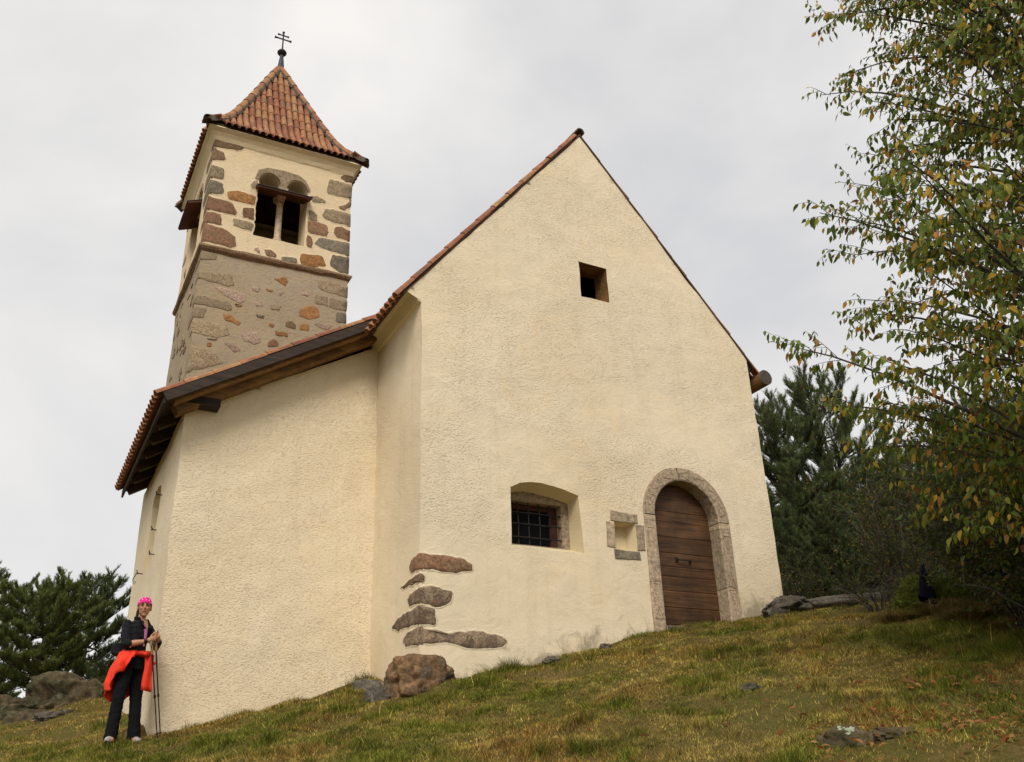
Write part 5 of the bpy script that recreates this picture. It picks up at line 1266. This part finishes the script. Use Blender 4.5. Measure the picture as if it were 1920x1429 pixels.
# ------------------------------------------------------------------ fallen leaves
def litter():
    rng = np.random.default_rng(5); r = random.Random(5)
    pal = [(.36, .18, .05), (.30, .13, .04), (.42, .25, .08), (.20, .10, .035), (.36, .14, .05)]; ms = []
    lv = LEAF*np.array([1, 1.0, 1.3]) + np.array([0, 0, 0.06])
    for c in pal:
        o = mesh('fallen_leaf', lv, [tuple(f) for f in LEAF_F], M['leaf'], None, colors=np.repeat(np.array([c]), 8, 0)); ms.append(o.data); bpy.data.objects.remove(o)
    k = 0
    while k < 230:
        if k < 185: x = r.gauss(5.7, 0.75); y = r.gauss(4.0, 0.75)
        else: x = r.uniform(2.5, 7); y = r.uniform(3.5, 8)
        X, Y, zc = px((x, y, gz(x, y)))
        if not (900 < X < 1940 and 1225 < Y < 1445): continue
        if X < 1480 and k < 185: continue
        k += 1; o = bpy.data.objects.new('fallen_leaf', r.choice(ms)); COL.objects.link(o); o.parent = GROUND
        s = r.uniform(.05, .085); o.location = (x, y, gz(x, y)+0.035); o.scale = (s, s, s); o.rotation_euler = (r.uniform(-.7, .7), r.uniform(-.6, .6), r.uniform(0, 6.28))
litter()

# ------------------------------------------------------------------ the hiker
PO = Vector((1.29, 12.0, 0)); PO.z = gz(PO.x, PO.y)-0.01
prz = -math.atan2(PO.x, PO.y)                      # local +x runs to the right as seen from the path
PERSON = empty('person', PO, prz)
tag(PERSON, 'hiker in black with pink headscarf and red jacket round the waist leaning on poles', 'person')
M['skin'] = simple('skin', (0.44, 0.215, 0.13), 0.55, 0, 0.08, 9, 0, 0.35)
M['black'] = simple('black_cloth', (0.010, 0.010, 0.013), 0.85, 0, 0.35, 9, 0.006, 0.2)
M['trouser'] = simple('black_trousers', (0.008, 0.008, 0.010), 0.9, 0, 0.3, 7, 0.006, 0.12)
M['red'] = simple('bright_red_jacket', (0.80, 0.045, 0.018), 0.7, 0, 0.12, 8, 0.012, 0.25)
M['pink'] = simple('magenta_scarf', (0.72, 0.016, 0.24), 0.75, 0, 0.12, 20, 0.003, 0.2)
M['pale_pink'] = simple('pink_shirt', (0.62, 0.20, 0.46), 0.85, 0, 0.15, 30, 0.003)
M['white'] = simple('white_cloth', (0.75, 0.73, 0.74), 0.85, 0, 0.06, 20, 0)
M['hair'] = simple('brown_hair', (0.035, 0.018, 0.010), 0.6, 0, 0.4, 60, 0.004)
M['lip'] = simple('lips', (0.36, 0.10, 0.085), 0.5, 0, 0.05, 9, 0)
M['eye'] = simple('eye', (0.015, 0.010, 0.008), 0.25, 0, 0.05, 9, 0)
M['shoe'] = simple('grey_trainer', (0.38, 0.34, 0.33), 0.8, 0, 0.5, 28, 0.004)
M['cork'] = simple('cork_grip', (0.42, 0.27, 0.12), 0.85, 0, 0.2, 60, 0.003)
M['polem'] = simple('dark_blue_pole', (0.02, 0.022, 0.035), 0.4, 0.5, 0.2, 5, 0)
def vox(name, mb, voxel, sm, mat, parent, wr=0.0):
    """fuse overlapping shapes into one continuous skin"""
    o = mesh(name, mb.V, mb.F, mat)
    a = o.modifiers.new('r', 'REMESH'); a.mode = 'VOXEL'; a.voxel_size = voxel; a.use_smooth_shade = True
    b = o.modifiers.new('s', 'SMOOTH'); b.iterations = sm; b.factor = 0.5
    dg = bpy.context.evaluated_depsgraph_get(); me = bpy.data.meshes.new_from_object(o.evaluated_get(dg))
    if not me.materials: me.materials.append(mat)
    if wr:
        nrm = [v.normal.copy() for v in me.vertices]; cos = []
        for v, nv_ in zip(me.vertices, nrm):
            p = v.co; k = mnoise.noise(Vector((p.x*20, p.y*20, p.z*22)))*0.6 + mnoise.noise(Vector((p.x*34+5, p.y*34, p.z*36)))*0.4 + 0.5*abs(mnoise.noise(Vector((p.x*9, p.y*9, p.z*20+3))))
            cos.append(tuple(p + nv_*wr*k))
        me.vertices.foreach_set('co', np.array(cos, np.float32).ravel()); me.update()
    bpy.data.objects.remove(o); me.polygons.foreach_set('use_smooth', np.ones(len(me.polygons), bool))
    return link(name, me, parent)
def limb(mb, pts, rads, n=12):
    mb.tube(pts, rads, n)
    for p, r_ in zip(pts, rads): mb.ball(p, r_*0.995, n, 8)
fdir = Vector((0.8, -0.6, 0)); ldir = Vector((0.6, 0.8, 0))
def ring(c, a, b, n=18):
    c = Vector(c); return [c + ldir*a*math.cos(2*math.pi*k/n) + fdir*b*math.sin(2*math.pi*k/n) for k in range(n)]
def loft(mb, rings):
    n = len(rings[0]); V = [v for r_ in rings for v in r_]; F = []
    for i in range(len(rings)-1):
        for k in range(n): F.append((i*n+k, i*n+(k+1) % n, (i+1)*n+(k+1) % n, (i+1)*n+k))
    F.append(tuple(range(n-1, -1, -1))); F.append(tuple((len(rings)-1)*n+k for k in range(n))); mb.add(V, F)
HC = Vector((0.086, -0.02, 1.515))
b = MB()
loft(b, [ring((0.03, 0, 0.84), .155, .105), ring((0.03, 0, .92), .15, .10), ring((0.03, 0, 1.02), .118, .085), ring((0.035, 0, 1.15), .135, .10), ring((0.04, 0, 1.27), .15, .095), ring((0.045, 0, 1.33), .11, .07), ring((0.055, 0, 1.36), .06, .055)])
limb(b, [(0.055, 0.0, 1.32), (0.072, -0.008, 1.40), (0.08, -0.012, 1.44)], [.055, .046, .046])
b.ball(HC+Vector((0, 0.012, 0.025)), (0.074, 0.092, 0.094), 20, 14); b.ball(HC+Vector((0.002, -0.025, -0.045)), (0.058, 0.062, 0.068), 18, 12); b.ball(HC+Vector((0.004, -0.045, -0.095)), (0.030, 0.034, 0.024), 12, 8)
b.tube([HC+Vector((0.002, -0.078, 0.018)), HC+Vector((0.004, -0.098, -0.018)), HC+Vector((0.004, -0.092, -0.030))], [.008, .0135, .011], 8)
for s in (-1, 1):
    b.ball(HC+Vector((s*0.075, 0.012, -0.012)), (0.010, 0.020, 0.030), 8, 8); b.ball(HC+Vector((s*0.030, -0.070, -0.022)), (0.024, 0.018, 0.020), 8, 8); b.ball(HC+Vector((s*0.028, -0.078, 0.030)), (0.026, 0.012, 0.008), 8, 6)
RS, RE, RW, RH = (-0.08, -0.10, 1.30), (-0.06, -0.165, 1.065), (0.145, -0.205, 1.095), (0.205, -0.205, 1.118)
LS, LE, LW, LH = (0.16, 0.11, 1.30), (0.265, 0.075, 1.085), (0.285, -0.085, 1.135), (0.265, -0.150, 1.160)
limb(b, [RS, RE], [.047, .038]); limb(b, [RE, (0.04, -0.19, 1.078), RW], [.038, .036, .024]); limb(b, [LS, LE], [.047, .038]); limb(b, [LE, (0.28, 0, 1.11), LW], [.037, .034, .024])
for h, w, sg in ((RH, RW, 1), (LH, LW, -1)):
    h = Vector(h); w = Vector(w); d = (h-w).normalized(); upv = Vector((0, 0, 1)); sd = d.cross(upv).normalized(); b.tube([w, w.lerp(h, .6), h, h+d*0.02], [.022, .030, .033, .026], 10); b.ball(h, (.034, .030, .036), 10, 8)
    for k in range(4):
        o = h + upv*(0.026-0.017*k) + d*0.012; L1, L2, L3 = ((.030, .026, .018), (.034, .029, .02), (.032, .027, .019), (.026, .021, .016))[k]
        inn = sd*(-1 if sg > 0 else 1); p1 = o+d*L1+inn*0.004; p2 = p1+d*L2*0.45+inn*L2*0.85; p3 = p2-d*L3*0.7+inn*L3*0.6
        limb(b, [o, p1, p2, p3], [.0095, .009, .0085, .0075], 7)
    t0 = h - d*0.018 + upv*0.026; limb(b, [t0, t0+upv*0.026+d*0.014, t0+upv*0.034+d*0.038], [.0115, .010, .0085], 7)
RHIP, RK, RA = (-0.035, -0.055, .86), (-0.072, -0.085, .46), (-0.095, -0.055, .08)
LHIP, LK, LA = (0.095, 0.06, .86), (0.118, 0.035, .46), (0.145, 0.05, .08)
for hp, kn, an in ((RHIP, RK, RA), (LHIP, LK, LA)):
    limb(b, [hp, kn, an], [.078, .052, .036]); a = Vector(an); limb(b, [a+Vector((0, 0, -.03)), a+Vector((0.01, -0.10, -0.045))], [.036, .028])
vox('body', b, 0.0045, 4, M['skin'], PERSON)
for s in (-1, 1):
    MB().ball(HC+Vector((s*0.030+0.002, -0.0835, 0.010)), (0.0125, 0.006, 0.0060), 10, 6).build('eye', M['eye'], PERSON, True)
    MB().tube([HC+Vector((s*0.012, -0.090, 0.029)), HC+Vector((s*0.030, -0.088, 0.033)), HC+Vector((s*0.047, -0.076, 0.027))], [.0035, .004, .0025], 6).build('eyebrow', M['hair'], PERSON)
MB().tube([HC+Vector((-0.024, -0.076, -0.056)), HC+Vector((-0.008, -0.087, -0.053)), HC+Vector((0.010, -0.087, -0.053)), HC+Vector((0.026, -0.076, -0.056))], [.003, .0065, .0065, .003], 8).build('lips', M['lip'], PERSON, True)
# hair: tied back, showing at the temples and nape
h = MB(); h.ball(HC+Vector((-0.004, 0.035, 0.012)), (0.080, 0.082, 0.092), 18, 12); limb(h, [HC+Vector((-0.06, 0.03, -0.04)), HC+Vector((-0.066, 0.04, -0.10)), HC+Vector((-0.085, 0.06, -0.17)), HC+Vector((-0.12, 0.07, -0.22))], [.026, .024, .020, .008], 8)
vox('hair', h, 0.006, 3, M['hair'], PERSON)
# headscarf: cap fitted to the skull down to the brow, lower at the back
n = 28; V = []; F = []; rows = 9
for i in range(rows):
    t = i/(rows-1)
    for k in range(n):
        a = 2*math.pi*k/n; fy_ = -math.cos(a)              # a = 0 faces the camera
        low = 0.048 - 0.055*(1-max(0, math.cos(a)))*0.8
        zz = low*(1-t) + 0.128*t if t < 1 else 0.128
        q = max(0.0, 1-((zz-0.025)/0.106)**2); rr_ = math.sqrt(q) if i < rows-1 else 0.02
        V.append(HC+Vector((0.083*rr_*math.sin(a), 0.012+0.103*rr_*fy_, zz)))
for i in range(rows-1):
    for k in range(n): F.append((i*n+k, i*n+(k+1) % n, (i+1)*n+(k+1) % n, (i+1)*n+k))
F.append(tuple((rows-1)*n+k for k in range(n)))
sc_ = mesh('headscarf', V, F, M['pink'], PERSON, True)
for a, zz in ((-0.9, .055), (-0.45, .078), (0.1, .080), (0.6, .074), (-0.15, .108), (0.95, .05), (-0.7, .098)):
    rr_ = math.sqrt(max(0, 1-((zz-0.025)/0.106)**2)); MB().ball(HC+Vector((0.0845*rr_*math.sin(a), 0.012-0.1045*rr_*math.cos(a), zz)), (.006, .004, .006), 8, 6).build('dot', M['white'], sc_)
# jacket
j = MB(); loft(j, [ring((0.03, 0, 0.955), .158, .118), ring((0.03, 0, 1.0), .150, .112), ring((0.032, 0, 1.08), .148, .112), ring((0.035, 0, 1.18), .158, .118), ring((0.04, 0, 1.27), .168, .108), ring((0.045, 0, 1.325), .135, .085), ring((0.052, 0, 1.355), .082, .070)])
limb(j, [(-0.075, -0.095, 1.295), (-0.08, -0.14, 1.17), (-0.062, -0.17, 1.07), (-0.035, -0.18, 1.068)], [.060, .057, .052, .048]); limb(j, [(0.155, 0.105, 1.295), (0.23, 0.10, 1.17), (0.268, 0.075, 1.085), (0.285, -0.03, 1.118)], [.060, .055, .050, .042])
vox('jacket', j, 0.007, 3, M['black'], PERSON, 0.009)
cl = MB()
for s in (-1, 1):   # open collar wings
    a = Vector((0.060, -0.005, 1.345)); o1 = a + ldir*s*0.055 - fdir*0.045; o2 = a+ldir*s*0.060+fdir*0.035; o3 = a+ldir*s*0.036+fdir*0.098+Vector((0, 0, -0.075))
    up1 = Vector((0, 0, 0.055)); cl.add([o1, o2, o3, o1+up1+ldir*s*0.012, o2+up1*0.8+ldir*s*0.028+fdir*.01, o3+up1*0.35+ldir*s*0.055+fdir*0.012], [(0, 1, 4, 3), (1, 2, 5, 4)])
o = cl.build('collar', M['black'], PERSON); md = o.modifiers.new('t', 'SOLIDIFY'); md.thickness = 0.008
c0 = Vector((0.04, 0, 0)); sh_ = MB()
zs_ = [1.335, 1.29, 1.22, 1.14, 1.06]; ws = [.040, .042, .030, .022, .012]; ds = [.085, .112, .122, .124, .118]
V = [];
for z, w, d in zip(zs_, ws, ds):
    for t in (-1, -.4, .4, 1): V.append(c0+fdir*(d-0.012*abs(t)) + ldir*(t*w+0.01) + Vector((0, 0, z)))
mesh('shirt', V, [(i*4+k, i*4+k+1, (i+1)*4+k+1, (i+1)*4+k) for i in range(4) for k in range(3)], M['pale_pink'], PERSON, True)
mesh('chest', [c0+fdir*0.128*q+ldir*(t*w+.01)+Vector((0, 0, z)) for z, w, q in ((1.372, .044, .62), (1.33, .036, .76), (1.285, .018, .93), (1.25, .004, .97)) for t in (-1, 0, 1)], [(i*3+k, i*3+k+1, (i+1)*3+k+1, (i+1)*3+k) for i in range(3) for k in range(2)], M['skin'], PERSON, True)
MB().tube([Vector(RE)+Vector((0.03, -0.012, 0.003)), Vector(RE)+Vector((0.050, -0.018, 0.005))], [.0455, .043], 14).build('cuff', M['white'], PERSON, True)
MB().tube([Vector(RW)-Vector((0.018, 0, .003)), Vector(RW)+Vector((0.014, -0.001, .003))], [.029, .030], 12).ball(Vector(RW)+Vector((0, -0.026, .004)), (.019, .010, .019), 10, 6).build('watch', M['eye'], PERSON, True)
# trousers
tr_ = MB(); loft(tr_, [ring((0.03, 0, 0.80), .160, .118), ring((0.03, 0, .90), .158, .115), ring((0.03, 0, .97), .145, .105)])
limb(tr_, [RHIP, (-0.055, -0.075, .64), RK, (-0.085, -0.07, .25), (-0.097, -0.058, .055)], [.096, .084, .068, .066, .076]); limb(tr_, [LHIP, (0.108, 0.05, .64), LK, (0.132, 0.04, .25), (0.147, 0.048, .055)], [.094, .082, .067, .066, .076])
tro = vox('trousers', tr_, 0.007, 2, M['trouser'], PERSON, 0.007)
for an, tx, lift in ((RA, -0.035, 0.0), (LA, 0.06, 0.0)):
    a = Vector(an); s = MB(); toe = Vector((tx, -0.155, -0.055+lift)); s.tube([a+Vector((-tx*0.3, 0.055, -0.045)), a+Vector((0, 0, -0.040)), a+toe*0.55+Vector((0, 0, -.018)), a+toe+Vector((0, 0, -0.005))], [.034, .045, .044, .026], 12); s.ball(a+toe*0.9, (.034, .034, .024), 10, 6)
    s.tube([a+Vector((0, .02, -.02)), a+Vector((0, .02, .03))], [.042, .036], 10); so = vox('shoe', s, 0.006, 2, M['shoe'], PERSON)
    MB().tube([a+Vector((-tx*0.3, 0.06, -0.072)), a+toe*0.5+Vector((0, 0, -0.046)), a+toe+Vector((0, -0.01, -0.022))], [.030, .036, .022], 10).build('sole', M['eye'], so)
# red jacket tied round the waist, hanging behind and over the near hip
V = []; F = []; na = 90; nrw = 22; ph0, ph1 = math.radians(35), math.radians(318)
for i in range(nrw):
    t = i/(nrw-1)
    for k in range(na):
        ph = ph0+(ph1-ph0)*k/(na-1); back = 0.5-0.5*math.cos(ph)          # 0 in front, 1 behind; near side is ph > 180
        hem = 0.90 - 0.42*max(0, (back-0.18)/0.82)**0.8 + 0.03*math.sin(ph*7)
        z = 0.985*(1-t) + hem*t; fl = (0.024*math.sin(ph*8+t*2.5) + 0.014*math.sin(ph*15+1-t*3) + 0.02*mnoise.noise(Vector((ph*3, t*4, 2))))*(0.25+t)
        a_ = .165 + (0.055*t+0.05*t*back) + fl + 0.02*math.sin(t*3.14); b_ = .125 + (0.045*t+0.050*t*back) + fl + 0.02*math.sin(t*3.14)
        V.append(Vector((0.03, 0, z)) + fdir*math.cos(ph)*b_ - ldir*math.sin(ph)*a_*(-1))
for i in range(nrw-1):
    for k in range(na-1): F.append((i*na+k, i*na+k+1, (i+1)*na+k+1, (i+1)*na+k))
rj = mesh('tied_jacket', V, F, M['red'], PERSON, True); md = rj.modifiers.new('t', 'SOLIDIFY'); md.thickness = 0.012
kn = MB(); loft(kn, [ring((0.03, 0, 0.945), .172, .130), ring((0.03, 0, .975), .176, .134), ring((0.03, 0, 1.0), .165, .124)])
limb(kn, [(0.10, -0.12, .975), (0.17, -0.13, .965), (0.205, -0.10, .975)], [.026, .034, .028])
vox('waist_knot', kn, 0.006, 2, M['red'], rj, 0.014)
V = []; F = []
for i in range(8):
    t = i/7
    for k in range(7):
        u = k/6; V.append((0.150+0.10*u+0.02*t+0.008*math.sin(t*5+u*3), -0.115+0.05*u+0.018*math.sin(u*7+t*3), 0.965-0.40*t-0.015*u*t))
for i in range(7):
    for k in range(6): F.append((i*7+k, i*7+k+1, (i+1)*7+k+1, (i+1)*7+k))
fl_ = mesh('hanging_sleeve', V, F, M['red'], rj, True); md = fl_.modifiers.new('t', 'SOLIDIFY'); md.thickness = 0.014
bg = MB(); loft(bg, [[Vector((-0.145, 0.02, z)) + Vector((math.cos(t)*a_, math.sin(t)*0.06, 0)) for t in np.linspace(0, 2*math.pi, 15)[:-1]] for z, a_ in ((.965, .05), (.99, .075), (1.06, .08), (1.10, .05))])
wb = vox('waist_bag', bg, 0.008, 3, M['black'], None); wb.location = PO; wb.rotation_euler = (0, 0, prz); tag(wb, 'small black pouch behind the hiker above the red jacket', 'bag')
# trekking poles planted at her side
for (tx, ty), (hx, hy, hz), lb in (((0.395, -0.115), (0.208, -0.215, 1.085), 'left one of the hiker\'s two trekking poles'), ((0.428, -0.075), (0.248, -0.170, 1.125), 'right one of the hiker\'s two trekking poles')):
    top = Vector((hx, hy, hz)); w = PO + Matrix.Rotation(prz, 3, 'Z') @ Vector((tx, ty, 0)); tip = Vector((tx, ty, gz(w.x, w.y)-PO.z-0.01)); d = (top-tip).normalized(); Ln = (top-tip).length
    T = empty('trekking_pole', PO, prz); tag(T, lb, 'pole', 'trekking poles')
    at = lambda s: tip+d*s
    MB().tube([at(0), at(0.03), at(0.05)], [.003, .004, .006], 8).build('tip', M['lead'], T); MB().tube([at(.05), at(.052), at(.058), at(.06)], [.008, .028, .028, .008], 12).build('basket', M['eye'], T)
    MB().tube([at(.06), at(.45), at(.46), at(.80), at(.81), at(Ln-.13)], [.0065, .0065, .0078, .0078, .009, .009], 8).build('shaft', M['polem'], T)
    MB().tube([at(.44), at(.445), at(.475), at(.48)], [.009, .0125, .0125, .009], 8).build('clamp', M['eye'], T)
    MB().tube([at(Ln-.14), at(Ln-.13), at(Ln-.02), at(Ln+.03), at(Ln+.05), at(Ln+.06)], [.011, .017, .0155, .017, .020, .010], 10).build('grip', M['cork'], T, True)
    s0 = at(Ln+.04); MB().tube([s0, s0+Vector((.02, -.03, -.05)), s0+Vector((.01, -.03, -.11)), s0+Vector((-.01, -.005, -.06))], .006, 5).build('wrist_strap', M['eye'], T)
